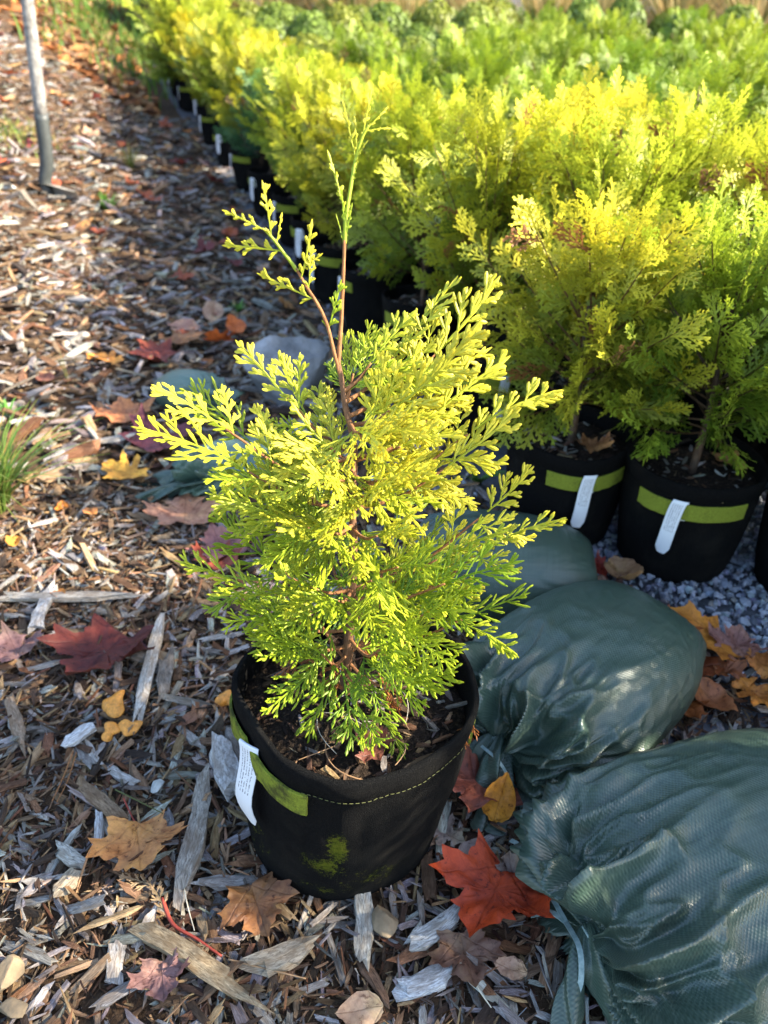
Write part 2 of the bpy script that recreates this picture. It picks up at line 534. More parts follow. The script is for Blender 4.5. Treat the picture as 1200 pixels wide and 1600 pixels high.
# ------------------------------------------------------------------ ground
def graded(a, b, fine_a, fine_b, step, grow=1.16):
    mid = list(np.arange(fine_a, fine_b + 1e-6, step))
    lo, s = [fine_a], step
    while lo[-1] > a: s *= grow; lo.append(lo[-1] - s)
    hi, s = [fine_b], step
    while hi[-1] < b: s *= grow; hi.append(hi[-1] + s)
    return np.array(lo[:0:-1] + mid + hi[1:])
gx = graded(-70, 70, -2.2, 1.2, 0.03); gy = graded(-6, 150, 0.1, 4.0, 0.03)
X, Y = np.meshgrid(gx, gy, indexing='ij')
Z = height(X, Y)
ground = obj('ground', mesh_np('ground', np.stack([X, Y, Z], -1).reshape(-1, 3), grid_quads(len(gx), len(gy))[:, ::-1], smooth=True, mats=[M['ground']]))
tag(ground, 'brown mulched ground and leaf strewn bank', kind='structure')

# ------------------------------------------------------------------ places (from the photo, on the ground)
POT = np.array([-0.027, 0.532]); POT_R = 0.119
BAGS = [  # name tag, centre, yaw of neck->bottom, half length, half width, height, seed
    dict(c=(0.365, 0.432), yaw=R(20), L=0.42, W=0.148, H=0.134, seed=3, tuck=.035),
    dict(c=(0.262, 0.708), yaw=R(41), L=0.36, W=0.125, H=0.136, seed=11, tuck=.02),
    dict(c=(0.185, 0.945), yaw=R(-8), L=0.30, W=0.105, H=0.140, seed=19),
    dict(c=(-0.45, 1.60), yaw=R(150), L=0.18, W=0.065, H=0.09, seed=27),
    dict(c=(-0.30, 1.30), yaw=R(28), L=0.21, W=0.08, H=0.085, seed=35),
]
def in_bag(x, y, grow=0.0):
    out = np.zeros(np.shape(x), bool)
    for b in BAGS:
        dx, dy = x - b['c'][0], y - b['c'][1]
        c, s = math.cos(b['yaw']), math.sin(b['yaw'])
        u, v = dx * c + dy * s, -dx * s + dy * c
        out |= (u / (b['L'] / 2 + grow)) ** 2 + (v / (b['W'] + grow)) ** 2 < 0.8
    return out
def edge_mulch(x, y):
    """1 on the mulch side, 0 on the gravel side"""
    lim = row_x(y) - 0.03 + 0.06 * (vnoise(np.stack([x * 9, y * 9, x * 0], -1), 3) - .5)
    lim = np.where(y < 1.15, np.minimum(lim, 0.36 + 0.0 * y), lim)
    lim = np.where(y < 0.75, 0.62, lim)
    return x < lim
def blocked(x, y):
    return in_bag(x, y, -0.015) | (np.hypot(x - POT[0] + 0.02, y - POT[1]) < 0.098)

# ------------------------------------------------------------------ wood chips
def chip_template(r, nseg, ns):
    """a splinter along x, unit length and width, thickness 1; ragged ends"""
    xs = np.linspace(-0.5, 0.5, nseg + 1)
    taper0, taper1 = r.uniform(0.25, 1.0), r.uniform(0.2, 0.9)
    prof = np.interp(xs, [-0.5, -0.3, 0.25, 0.5], [taper0, r.uniform(.75, 1), r.uniform(.75, 1.05), taper1])
    bend = r.normal(0, 0.10); twist = r.normal(0, 0.25); up = r.normal(0, 0.25)
    a = np.arange(ns) / ns * 2 * math.pi + math.pi / ns
    V, U = [], []
    for i, x in enumerate(xs):
        cy = np.sign(np.cos(a)) * np.abs(np.cos(a)) ** 0.4 * 0.5
        cz = np.sign(np.sin(a)) * np.abs(np.sin(a)) ** 0.5 * 0.5
        w = prof[i] * (1 + r.normal(0, .12, ns)); t = (0.65 + 0.35 * prof[i]) * (1 + r.normal(0, .15, ns))
        y, z = cy * w, cz * t
        c, s = math.cos(twist * x), math.sin(twist * x)
        y, z = y * c - z * s, y * s + z * c
        xx = np.full(ns, x)
        if i in (0, nseg): xx = xx + r.normal(0, .13, ns) * (1 if ns > 4 else .6)
        V.append(np.stack([xx, y + bend * (4 * x * x - 1) , z + up * (4 * x * x - 1) * .5], -1))
        U.append(np.stack([xx, y * .18 + z * .1], -1))
    V = np.concatenate(V); U = np.concatenate(U)
    Q = grid_quads(nseg + 1, ns, True)
    e0 = V[:ns].mean(0) + [r.uniform(-.02, .06), 0, 0]; e1 = V[-ns:].mean(0) - [r.uniform(-.02, .06), 0, 0]
    n = len(V)
    V = np.concatenate([V, [e0], [e1]]); U = np.concatenate([U, [[-.5, 0]], [[.5, 0]]])
    kk = np.arange(ns); k2 = (kk + 1) % ns
    T = np.concatenate([np.stack([k2, kk, np.full(ns, n)], -1), np.stack([n - ns + kk, n - ns + k2, np.full(ns, n + 1)], -1)])
    return V, Q, T, U

PAL = np.array([[.32, .30, .28], [.42, .395, .365], [.21, .19, .17], [.14, .085, .052], [.065, .043, .03], [.36, .24, .135], [.20, .10, .055], [.26, .175, .105], [.04, .028, .022]])
PALW = np.array([.18, .13, .14, .14, .11, .12, .07, .11, .04]); PALW = PALW / PALW.sum()

def scatter(acc, tmpl, x, y, L, W, T, r, z_amp=0.010, tilt=0.22, pal=PAL, palw=PALW, zfun=None):
    n = len(x)
    z = (height(x, y) if zfun is None else zfun(x, y))
    yaw = r.uniform(0, 2 * math.pi, n); pit = r.normal(0, tilt, n); rol = r.normal(0, tilt * 1.3, n)
    z = z + np.abs(np.sin(pit)) * L * .35 + r.uniform(0, 1, n) ** 1.5 * z_amp + T * .35
    cy, sy, cp, sp, cr, sr = np.cos(yaw), np.sin(yaw), np.cos(pit), np.sin(pit), np.cos(rol), np.sin(rol)
    Rm = np.empty((n, 3, 3))
    Rm[:, 0] = np.stack([cy * cp, cy * sp * sr - sy * cr, cy * sp * cr + sy * sr], -1)
    Rm[:, 1] = np.stack([sy * cp, sy * sp * sr + cy * cr, sy * sp * cr - cy * sr], -1)
    Rm[:, 2] = np.stack([-sp, cp * sr, cp * cr], -1)
    colr = pal[r.choice(len(pal), n, p=palw)] * r.uniform(.7, 1.3, (n, 1)) * (1 + r.normal(0, .05, (n, 3)))
    which = r.integers(0, len(tmpl), n)
    for t, (V, Q, Tr, U) in enumerate(tmpl):
        m = np.where(which == t)[0]
        if not len(m): continue
        k = len(m)
        S = np.stack([L[m], W[m], T[m]], -1)
        P = np.einsum('kij,kvj->kvi', Rm[m], V[None] * S[:, None]) + np.stack([x[m], y[m], z[m]], -1)[:, None]
        off = (np.arange(k) * len(V))[:, None, None]
        UU = U[None] * np.array([1, 1.0]) + r.uniform(0, 30, (k, 1, 2))
        acc.add(P.reshape(-1, 3), (Q[None] + off).reshape(-1, 4), (Tr[None] + off).reshape(-1, 3),
                np.repeat(colr[m], len(V), 0), UU.reshape(-1, 2))

def region(n, x0, x1, y0, y1, r, extra=None):
    x = r.uniform(x0, x1, n); y = r.uniform(y0, y1, n)
    ok = edge_mulch(x, y) & ~blocked(x, y)
    d = row_x(y) - x
    ok &= np.abs(x) < 0.62 * y + 0.35
    if extra is not None: ok &= extra(x, y)
    return x[ok], y[ok]

rc = np.random.default_rng(21)
T_near = [chip_template(rc, 4, 5) for _ in range(14)]
T_far = [chip_template(rc, 2, 4) for _ in range(8)]
acc = Acc()
x, y = region(15000, -0.85, 0.62, 0.16, 1.25, rc)
L = np.clip(rc.lognormal(math.log(.023), .45, len(x)), .006, .06); W = L * rc.uniform(.09, .36, len(x)); Th = W * rc.uniform(.2, .5, len(x))
scatter(acc, T_near, x, y, L, np.minimum(W, .014), np.minimum(Th, .006), rc, .010)
x, y = region(26000, -0.85, 0.62, 0.16, 1.25, rc)            # fine shreds
L = np.clip(rc.lognormal(math.log(.013), .5, len(x)), .004, .05); W = np.clip(L * rc.uniform(.06, .25, len(x)), .0008, .004)
scatter(acc, T_far, x, y, L, W, W * .5, rc, .013, .3, palw=np.array([.05, .03, .07, .22, .16, .20, .14, .10, .03]))
x, y = region(13000, -2.0, 0.3, 1.25, 2.6, rc)
L = np.clip(rc.lognormal(math.log(.030), .45, len(x)), .01, .09); W = L * rc.uniform(.12, .42, len(x))
scatter(acc, T_far, x, y, L, W, W * .4, rc, .012)
x, y = region(15000, -4.2, 0.1, 2.6, 6.5, rc)
L = np.clip(rc.lognormal(math.log(.048), .4, len(x)), .015, .12); W = L * rc.uniform(.12, .42, len(x))
scatter(acc, T_far, x, y, L, W, W * .4, rc, .016)
x = rc.uniform(-9, 0, 16000); y = rc.uniform(6.5, 15, 16000)
ok = (row_x(y) - x > .25) & (np.abs(x) < .7 * y); x, y = x[ok], y[ok]
L = rc.uniform(.05, .14, len(x))
LIT = np.array([[.46, .24, .10], [.36, .14, .05], [.52, .34, .18], [.24, .12, .07], [.50, .20, .06]])
scatter(acc, T_far, x, y, L, L * rc.uniform(.4, .8, len(x)), L * .08, rc, .03, .3, LIT, np.array([.25, .2, .25, .2, .1]))
chips = obj('mulch', acc.mesh('mulch', [M['chips']]))
tag(chips, 'loose shredded wood mulch covering the ground left of the pots', 'mulch', kind='stuff')

# the larger chips one by one, children of the ground
rp = np.random.default_rng(5)
T_big = []
for i in range(14):
    V, Q, Tr, U = chip_template(rp, 6, 6)
    T_big.append((V, Q, Tr, U))
big_mesh = {}
def chip_mesh(t, L, W, Th):
    key = (t, round(L / .008), round(W / .004))
    if key not in big_mesh:
        V, Q, Tr, U = T_big[t]
        big_mesh[key] = mesh_np('wood_chip', V * np.array([L, W, Th]), Q, Tr, uv=U + rp.uniform(0, 20, 2), mats=[M['piece']])
    return big_mesh[key]
def chip_piece(x, y, L, W, Th, yaw, col, name='wood_chip', parent=ground, z=None, pit=0.0, rol=0.0, t=None):
    o = obj(name, chip_mesh(rp.integers(0, 14) if t is None else t, L, W, Th), parent)
    zz = float(height(x, y)) + Th * .5 + .008 if z is None else z
    o.location = (x, y, zz)
    o.rotation_euler = (rol, pit, yaw)
    o.color = (*col, 1)
    return o
x, y = region(330, -0.75, 0.60, 0.22, 1.35, rp)
for i in range(min(215, len(x))):
    L = float(np.clip(rp.lognormal(math.log(.043), .3), .028, .085))
    W = float(np.clip(L * rp.uniform(.15, .38), .005, .018))
    c = PAL[rp.choice(len(PAL), p=PALW)] * rp.uniform(.8, 1.25)
    chip_piece(x[i], y[i], L, W, W * rp.uniform(.25, .5), rp.uniform(0, 6.28), c, pit=rp.normal(0, .12), rol=rp.normal(0, .2), z=float(height(x[i], y[i])) + .012)
x, y = region(160, -1.7, 0.2, 1.35, 2.6, rp)
for i in range(min(75, len(x))):
    L = float(np.clip(rp.lognormal(math.log(.07), .3), .05, .13)); W = L * rp.uniform(.14, .32)
    c = PAL[rp.choice(6)] * rp.uniform(.9, 1.3)
    chip_piece(x[i], y[i], L, W, W * .4, rp.uniform(0, 6.28), c, pit=rp.normal(0, .12), rol=rp.normal(0, .2))

# ------------------------------------------------------------------ gravel
def stone_template(r):
    import bmesh
    bm = bmesh.new()
    P = r.normal(0, 1, (13, 3)); P /= np.linalg.norm(P, axis=1)[:, None]
    P *= r.uniform(.8, 1.05, (13, 1)) * np.array([.5, .5 * r.uniform(.6, .95), .5 * r.uniform(.45, .8)])
    vs_ = [bm.verts.new(p) for p in P]
    res = bmesh.ops.convex_hull(bm, input=vs_)
    bmesh.ops.delete(bm, geom=[g for g in res['geom_interior'] if isinstance(g, bmesh.types.BMVert)], context='VERTS')
    bm.verts.index_update()
    V = np.array([v.co[:] for v in bm.verts]); T = np.array([[v.index for v in f.verts] for f in bm.faces if len(f.verts) == 3])
    bm.free()
    return V, np.zeros((0, 4), int), T, V[:, :2].copy()
rg = np.random.default_rng(9)
ST = [stone_template(rg) for _ in range(14)]
GP = np.array([[.30, .325, .375], [.235, .255, .30], [.38, .40, .45], [.15, .165, .20], [.31, .29, .27], [.27, .295, .35]])
GW = np.array([.25, .22, .17, .16, .06, .14])
xs = np.linspace(0.02, 2.0, 50); ys = np.linspace(0.5, 3.0, 60)
def floor_x0(y): return np.where(y < 0.98, 0.30, row_x(y) - 0.10)
XX = np.stack([np.linspace(float(floor_x0(yy)), 4.5, 50) for yy in np.concatenate([np.linspace(.45, 3, 60), np.linspace(3.2, 12, 30)])])
YY = np.repeat(np.concatenate([np.linspace(.45, 3, 60), np.linspace(3.2, 12, 30)])[:, None], 50, 1)
gb = obj('gravel_bed', mesh_np('gravel_bed', np.stack([XX, YY, height(XX, YY) + .005], -1).reshape(-1, 3), grid_quads(90, 50)[:, ::-1], smooth=True,
         col=np.tile([[.10, .105, .12]], (90 * 50, 1)), mats=[M['gravel']]))
tag(gb, 'bed of blue grey crushed stone under the rows of pots', kind='structure')
acc = Acc()
n = 9000
x = rg.uniform(.30, 1.25, n); y = rg.uniform(.55, 1.35, n)
ok = ~edge_mulch(x, y) & ~in_bag(x, y, -.01)
x, y = x[ok], y[ok]
sz = rg.uniform(.009, .019, len(x))
scatter(acc, ST, x, y, sz, sz, sz, rg, .010, .9, GP, GW)
n = 2600
x = rg.uniform(-1.6, .9, n); y = rg.uniform(1.2, 4.2, n)
d = x - row_x(y); ok = (d > -.10) & (d < .22)
x, y = x[ok], y[ok]; sz = rg.uniform(.012, .026, len(x))
scatter(acc, ST, x, y, sz, sz, sz, rg, .008, .9, GP, GW)
gs = obj('gravel', acc.mesh('gravel', [M['gravel']]), gb)
gs['kind'] = 'stuff'
stone_meshes = []
for i in range(36):
    V, Q, T, U = ST[i % 14]
    c = GP[rg.choice(6, p=GW)] * rg.uniform(.85, 1.2)
    stone_meshes.append(mesh_np('stone', V, None, T, uv=U, col=np.tile(c, (len(V), 1)), mats=[M['gravel']]))
x = rg.uniform(.34, .80, 900); y = rg.uniform(.62, 1.06, 900)
ok = ~edge_mulch(x, y) & ~in_bag(x, y, .0)
x, y = x[ok][:270], y[ok][:270]
for i in range(len(x)):
    o = obj('stone', stone_meshes[i % 36], gb)
    s = rg.uniform(.016, .029)
    o.scale = (s, s * rg.uniform(.75, 1), s * .85)
    o.rotation_euler = tuple(rg.uniform(-.5, .5, 2)) + (rg.uniform(0, 6.28),)
    o.location = (x[i], y[i], float(height(x[i], y[i])) + .014 + rg.uniform(0, .006))
# ------------------------------------------------------------------ conifer sprays
def strip(acc, pts, w, th, nrm, c0, c1):
    pts = np.asarray(pts, float); n = len(pts)
    T = np.gradient(pts, axis=0); T /= np.linalg.norm(T, axis=1)[:, None] + 1e-12
    S = np.cross(nrm, T); S /= np.linalg.norm(S, axis=1)[:, None] + 1e-12
    w = np.asarray(w)[:, None]; t = np.broadcast_to(np.asarray(th), (n,))[:, None]
    N = np.asarray(nrm)[None]
    V = np.stack([pts + S * w, pts + N * t, pts - S * w, pts - N * t], 1).reshape(-1, 3)
    c = np.repeat(np.linspace(c0, c1, n), 4)
    acc.add(V, grid_quads(n, 4, True), None, np.stack([c, c, c], -1))

def spray_detailed(r, L=0.075, full=1.0, finger=False):
    """flat scale-leaf spray: axis, alternate branchlets, short side lobes; finger: long thin branchlets with few lobes"""
    acc = Acc()
    N = np.array([0, 0, 1.0])
    cx, dr = r.normal(0, .14) * L, r.uniform(.02, .26) * L
    ax = lambda s: np.stack([cx * s ** 2, L * s, -dr * s ** 2], -1)
    s = np.linspace(0, 1, 12)
    w0 = .00105 if finger else .00132
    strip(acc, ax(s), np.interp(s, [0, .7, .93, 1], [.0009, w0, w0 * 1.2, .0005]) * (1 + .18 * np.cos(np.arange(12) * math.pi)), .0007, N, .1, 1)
    nb = int(round(L / (.0058 if finger else .0082)))
    for k in range(nb):
        if r.uniform() < .06: continue
        sk = .07 + .87 * (k + r.uniform(-.3, .3)) / nb
        side = 1 if k % 2 else -1
        env = min(1, (sk + .12) / .34) * (1 - sk) ** .62 + .07
        l = L * (.58 if finger else .52) * env * full * r.uniform(.55, 1.25)
        al = R(r.uniform(36, 52) - 12 * sk)
        p0 = ax(np.array([sk]))[0]
        u = np.linspace(0, 1, 8)
        ang = al - r.uniform(.2, .5) * u * u
        seg = l / 7
        dxs = np.cumsum(np.sin(ang)) * seg; dys = np.cumsum(np.cos(ang)) * seg
        dxs -= dxs[0]; dys -= dys[0]
        zz = -r.uniform(-.12, .40) * l * u ** 2 + r.normal(0, .05) * l * u
        pts = p0 + np.stack([side * dxs, dys, zz], -1)
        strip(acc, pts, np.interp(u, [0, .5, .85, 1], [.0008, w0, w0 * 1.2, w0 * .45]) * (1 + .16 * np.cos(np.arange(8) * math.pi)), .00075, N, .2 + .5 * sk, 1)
        ns = int(l / (.0075 if finger else .0052))
        for j in range(ns):
            if finger and r.uniform() < .25: continue
            uj = .2 + .70 * (j + r.uniform(-.2, .2)) / max(1, ns)
            sd = 1 if j % 2 else -1
            ll = min(.0145, .50 * l * (1 - uj) + .004) * r.uniform(.6, 1.3)
            i0 = np.clip(uj * 7, 0, 6.9); a = int(i0); f = i0 - a
            q = pts[a] * (1 - f) + pts[a + 1] * f
            aa = (al - .35 * uj * uj) + sd * R(r.uniform(24, 38))
            v = np.linspace(0, 1, 6)
            an = aa - sd * .35 * v
            xx = np.concatenate([[0], np.cumsum(np.sin(an[1:]))]) * ll / 5; yy = np.concatenate([[0], np.cumsum(np.cos(an[1:]))]) * ll / 5
            sp = q + np.stack([side * xx, yy, -r.uniform(-.2, .3) * ll * v ** 2], -1)
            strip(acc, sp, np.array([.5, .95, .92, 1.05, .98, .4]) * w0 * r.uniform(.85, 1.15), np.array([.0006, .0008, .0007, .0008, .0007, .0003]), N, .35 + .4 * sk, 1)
    return acc

def spray_simple(r, L=0.075):
    """flat low detail spray for the crowns behind; vertices, quads, tip value"""
    V, Q, C = [], [], []
    n = 0
    def quad(p, d, l, w, c0, c1, z0, z1):
        nonlocal n
        s = np.array([-d[1], d[0]])
        a = p - s * w * .5; b = p + s * w * .5; m = p + d * l * .65
        e = m + s * w * .75; f = m - s * w * .75; t = p + d * l
        zm = z0 + (z1 - z0) * .5
        V.extend([(*a, z0), (*b, z0), (*e, zm), (*f, zm), (*(t + s * w * .3), z1), (*(t - s * w * .3), z1)])
        Q.extend([(n, n + 3, n + 2, n + 1), (n + 3, n + 5, n + 4, n + 2)])
        C.extend([c0, c0, .5 * (c0 + c1), .5 * (c0 + c1), c1, c1])
        n += 6
    dr = r.uniform(.1, .35)
    quad(np.zeros(2), np.array([0, 1.0]), L, .003, .2, 1, 0, -dr * L * .6)
    nb = 10
    for k in range(nb):
        sk = .05 + .86 * k / nb
        side = 1 if k % 2 else -1
        l = L * .50 * (min(1, (sk + .12) / .34) * (1 - sk) ** .6 + .10) * r.uniform(.65, 1.25)
        al = R(r.uniform(36, 50) - 10 * sk)
        p = np.array([0, L * sk]); d = np.array([side * math.sin(al), math.cos(al)])
        z0 = -dr * L * sk ** 2 * .6; z1 = z0 - r.uniform(-.1, .4) * l
        quad(p, d, l, .0026, .3 + .4 * sk, 1, z0, z1)
        m = int(l / .0075)
        for j in range(m):
            uj = .3 + .6 * j / max(1, m)
            sd = 1 if j % 2 else -1
            aa = al + sd * R(r.uniform(28, 40))
            quad(p + d * l * uj, np.array([side * math.sin(aa), math.cos(aa)]), min(.0095, .42 * l * (1 - uj) + .0045), .0024, .4 + .4 * sk, 1, z0 + (z1 - z0) * uj, z0 + (z1 - z0) * uj - r.uniform(-.002, .004))
    return np.array(V), np.array(Q), np.array(C)

rs = np.random.default_rng(33)
SPRAYS = [spray_detailed(rs, L, f).mesh('foliage_spray', [M['spray']]) for L, f in ((.062, .9), (.07, .95), (.078, .8), (.066, 1.0), (.085, .75), (.058, .95))]
FINGERS = [spray_detailed(rs, L, f, True).mesh('foliage_spray', [M['spray']]) for L, f in ((.07, .95), (.082, .85), (.062, 1.05), (.09, .75), (.075, .9))]
SHOOTS = [spray_detailed(rs, L, f).mesh('foliage_spray', [M['spray']]) for L, f in ((.07, .26), (.055, .34), (.06, .55), (.07, .62))]
SIMPLE = [spray_simple(rs, .082) for _ in range(7)]

def frame_from(d, nrm):
    d = np.asarray(d, float); d = d / np.linalg.norm(d)
    nrm = np.asarray(nrm, float); nrm = nrm - d * nrm.dot(d); nrm /= np.linalg.norm(nrm) + 1e-12
    x = np.cross(d, nrm)
    return np.stack([x, d, nrm], 1)           # columns: lateral, along, normal

GOLD = np.array([.60, .56, .05]); LIME = np.array([.33, .42, .024]); GREEN = np.array([.10, .215, .017]); RUST = np.array([.30, .105, .03])

# ------------------------------------------------------------------ fabric pots
class Pot:
    def __init__(s, Rt, Rb, H, seed, sq=0.03, phase=R(12), lean=(0, 0), wob=0.002):
        s.Rt, s.Rb, s.H, s.seed, s.sq, s.ph, s.lean, s.wob = Rt, Rb, H, seed, sq, phase, lean, wob
    def surf(s, th, z, off=0.0):
        th = np.asarray(th, float); z = np.broadcast_to(np.asarray(z, float), th.shape)
        t = np.clip(z / s.H, 0, 1)
        r = s.Rb + (s.Rt - s.Rb) * (t ** 1.0) + .004 * np.sin(math.pi * t)
        r = r * (1 + s.sq * (.35 + .65 * t) * np.cos(4 * (th + s.ph)) + s.sq * .5 * t * np.cos(2 * th + 1.1))
        nz = fbm(np.stack([np.cos(th) * 1.7 + 9, np.sin(th) * 1.7, z * 14], -1), 3, s.seed) - .5
        cr = 1 - np.abs(2 * fbm(np.stack([np.cos(th) * 4 + 3, np.sin(th) * 4, z * 9], -1), 2, s.seed + 2) - 1)
        r = r + nz * s.wob * 4 - cr ** 6 * s.wob * 1.1 * (1 - t) * t * 4 + off
        zr = z + t * s.sq * .12 * np.sin(2 * th + .7) + t * t * s.wob * 2.2 * (vnoise(np.stack([np.cos(th) * 2 + 3, np.sin(th) * 2, th * 0], -1), s.seed + 8) - .5)
        return np.stack([r * np.cos(th) + s.lean[0] * (1 - t), r * np.sin(th) + s.lean[1] * (1 - t), zr], -1)
    def body(s, mat, nth=96):
        th = np.arange(nth) / nth * 2 * math.pi
        H = s.H
        prof = [(0.0, -.9), (.004, -.03)] + [(z, 0) for z in np.linspace(.010, H - .032, 14)] + [(H - .030, .0012), (H - .026, -.0008), (H - .024, .0016), (H - .012, .0022), (H - .003, .0018), (H, -.0002), (H, -.004), (H - .004, -.0058), (H - .02, -.0062), (H - .05, -.0066), (H - .075, -.007)]
        rings = []
        for z, off in prof:
            if off == -.9: rings.append(s.surf(th, 0.001, -s.Rb * .55))
            elif off == -.03: rings.append(s.surf(th, z, -.006))
            else: rings.append(s.surf(th, z, off))
        V = np.concatenate(rings); V = np.concatenate([V, [[s.lean[0], s.lean[1], .001]]])
        k = np.arange(nth); T = np.stack([(k + 1) % nth, k, np.full(nth, len(V) - 1)], -1)
        return mesh_np('pot', V, grid_quads(len(prof), nth, True), T, smooth=True, mats=[mat])
    def band(s, a0, a1, z0, z1, mat, bulge=.003, name='lime_band'):
        n = 30
        th = np.linspace(a0, a1, n)
        bl = .0012 + bulge * np.sin(np.linspace(0, math.pi, n))
        zs = [z0, z0 + .001, z1 - .001, z1]
        rows = [s.surf(th, z, 0) + 0 for z in ()]
        outer = [s.surf(th, z, 0) for z in zs]
        rad = np.stack([np.cos(th), np.sin(th), th * 0], -1)
        R_ = [outer[0] + rad * (bl - .001)[:, None], outer[0] + rad * (bl + .0012)[:, None], outer[1] + rad * (bl + .0018)[:, None], outer[2] + rad * (bl + .0018)[:, None], outer[3] + rad * (bl + .0012)[:, None], outer[3] + rad * (bl - .001)[:, None]]
        V = np.stack(R_, 1).reshape(-1, 3)
        Q = grid_quads(n, 6, True)
        e = np.array([[0, 1, 2, 3], [0, 3, 4, 5]])
        return mesh_np(name, V, np.concatenate([Q, e, e[:, ::-1] + (n - 1) * 6]), mats=[mat])
    def stitches(s, mat, z, a0=0, a1=2 * math.pi):
        acc = Acc()
        circ = (a1 - a0) * s.Rt
        n = int(circ / .0055)
        for i in range(n):
            t = a0 + (a1 - a0) * np.linspace(i, i + .62, 3) / n
            V, Q, T = tube_arrays(s.surf(t, z, .0012), .00032, 4)
            acc.add(V, Q, T)
        return acc.mesh('stitching', [mat])
    def tag(s, th, width, length, mat, swing=0.006, lift=0.0, zt=None, side=0.0, face=0.0):
        zt = s.H - .026 if zt is None else zt
        path = [(.0030, -.036), (.0034, -.018), (.0042, -.004), (.0062, .0015), (.0085, -.001), (.0098, -.010), (.0098 + swing * .3, -.03), (.0098 + swing, -.03 - (length - .03) * .5), (.0098 + swing * .8, -length)]
        P = spline(np.array([[a, b, 0] for a, b in path]), 26)
        rad = np.array([math.cos(th), math.sin(th), 0]); tan = np.array([-math.sin(th + face), math.cos(th + face), 0])
        base = s.surf(np.array([th]), zt)[0]
        rows, uvs = [], []
        for i, (a, b, _) in enumerate(P):
            c = base + rad * a + np.array([0, 0, b]) + rad * ((zt + b) - zt) * (s.Rt - s.Rb) / s.H * (1 if i < 12 else .6) + tan * side * max(0, i - 10) / 15
            for j in range(4):
                u = j / 3
                tw = .004 * (u - .5) * max(0, i - 12) / 14
                rows.append(c + tan * (u - .5) * width * (.55 if i == 25 else 1) + rad * (tw - .0012 * (2 * u - 1) ** 2)); uvs.append((u, i / 25))
        V = np.array(rows)
        V2 = V - rad * .0006
        n = len(V)
        Q = grid_quads(26, 4)
        return mesh_np('plant_tag', np.concatenate([V, V2]), np.concatenate([Q, Q[:, ::-1] + n]), uv=np.array(uvs + uvs), smooth=True, mats=[mat])
    def soil(s, mat, depth=.035, amp=.012):
        nr, nt = 20, 56
        th = np.arange(nt) / nt * 2 * math.pi
        edge = s.surf(th, s.H - depth, -.0070)
        c = np.array([s.lean[0] * depth / s.H, s.lean[1] * depth / s.H, s.H - depth])
        V = []
        for i in range(1, nr + 1):
            f = i / nr
            p = c + (edge - c) * f
            p[:, 2] = s.H - depth + amp * (fbm(p * 28 + s.seed, 4, s.seed) - .5) * 2 + .006 * (1 - f * f)
            V.append(p)
        V = np.concatenate(V + [[[c[0], c[1], s.H - depth + .006]]])
        k = np.arange(nt)
        return mesh_np('soil', V, grid_quads(nr, nt, True)[:, ::-1], np.stack([k, (k + 1) % nt, np.full(nt, len(V) - 1)], -1), smooth=True, mats=[mat])

# ------------------------------------------------------------------ the plant in front
main = empty('potted_arborvitae', (POT[0], POT[1], float(height(*POT)) + .004))
tag(main, 'golden green feathery conifer in a mossy black felt pot, nearest the camera', 'potted plant')
ORG = np.array(main.location)
mp = Pot(POT_R, .105, .226, 4, sq=.035, phase=R(10), lean=(-.022, .0), wob=.0034)
pot = obj('pot', mp.body(M['moss'], 128), main)
pot['label'] = 'black felt pot with moss patches and a folded hem'
obj('lime_band', mp.band(R(164), R(251), mp.H - .060, mp.H - .029, M['lime_worn'], .004), pot)
obj('lime_band', mp.band(R(-14), R(52), mp.H - .060, mp.H - .029, M['lime'], .002), pot)
obj('stitching', mp.stitches(M['stitch'], mp.H - .0275, R(248), R(344)), pot)
obj('plant_tag', mp.tag(R(212), .024, .108, M['tag'], swing=.016, side=.004, face=R(26)), pot)['label'] = 'white plastic tag looped over the lime band'
soil = obj('soil', mp.soil(M['soil']), main)
acc = Acc()
rd = np.random.default_rng(77)
a = rd.uniform(0, 6.28, 420); rr = .104 * np.sqrt(rd.uniform(0, 1, 420))
Ld = np.clip(rd.lognormal(math.log(.010), .5, 420), .003, .032); Wd = Ld * rd.uniform(.12, .5, 420)
scatter(acc, T_far, rr * np.cos(a), rr * np.sin(a), Ld, np.minimum(Wd, .007), np.minimum(Wd * .5, .003), rd, .004, .25, palw=np.array([.06, .06, .10, .2, .22, .12, .12, .08, .04]), zfun=lambda x, y: 0 * x + mp.H - .035 + .003)
db = obj('soil_debris', acc.mesh('soil_debris', [M['chips']]), soil); db['kind'] = 'stuff'
for i in range(9):        # pine needles and pale roots lying on the soil
    a0 = rd.uniform(0, 6.28); c0 = np.array([rd.uniform(-.06, .05), rd.uniform(-.085, -.01), mp.H - .022])
    d0 = np.array([math.cos(a0), math.sin(a0), 0]); n0 = np.array([-d0[1], d0[0], 0]); ll = rd.uniform(.03, .08); cv = rd.normal(0, .25)
    t = np.linspace(-1, 1, 9)[:, None]
    V, Q, T = tube_arrays(c0 + d0 * t * ll / 2 + n0 * cv * ll * (t * t - .5) + np.array([0, 0, .004]) * (1 - t * t), .0006 if i < 6 else .0004, 4)
    acc = Acc(); acc.add(V, Q, T)
    obj('pine_needle' if i < 6 else 'dry_root', acc.mesh('needle', [M['needle'] if i < 6 else M['root']]), soil)

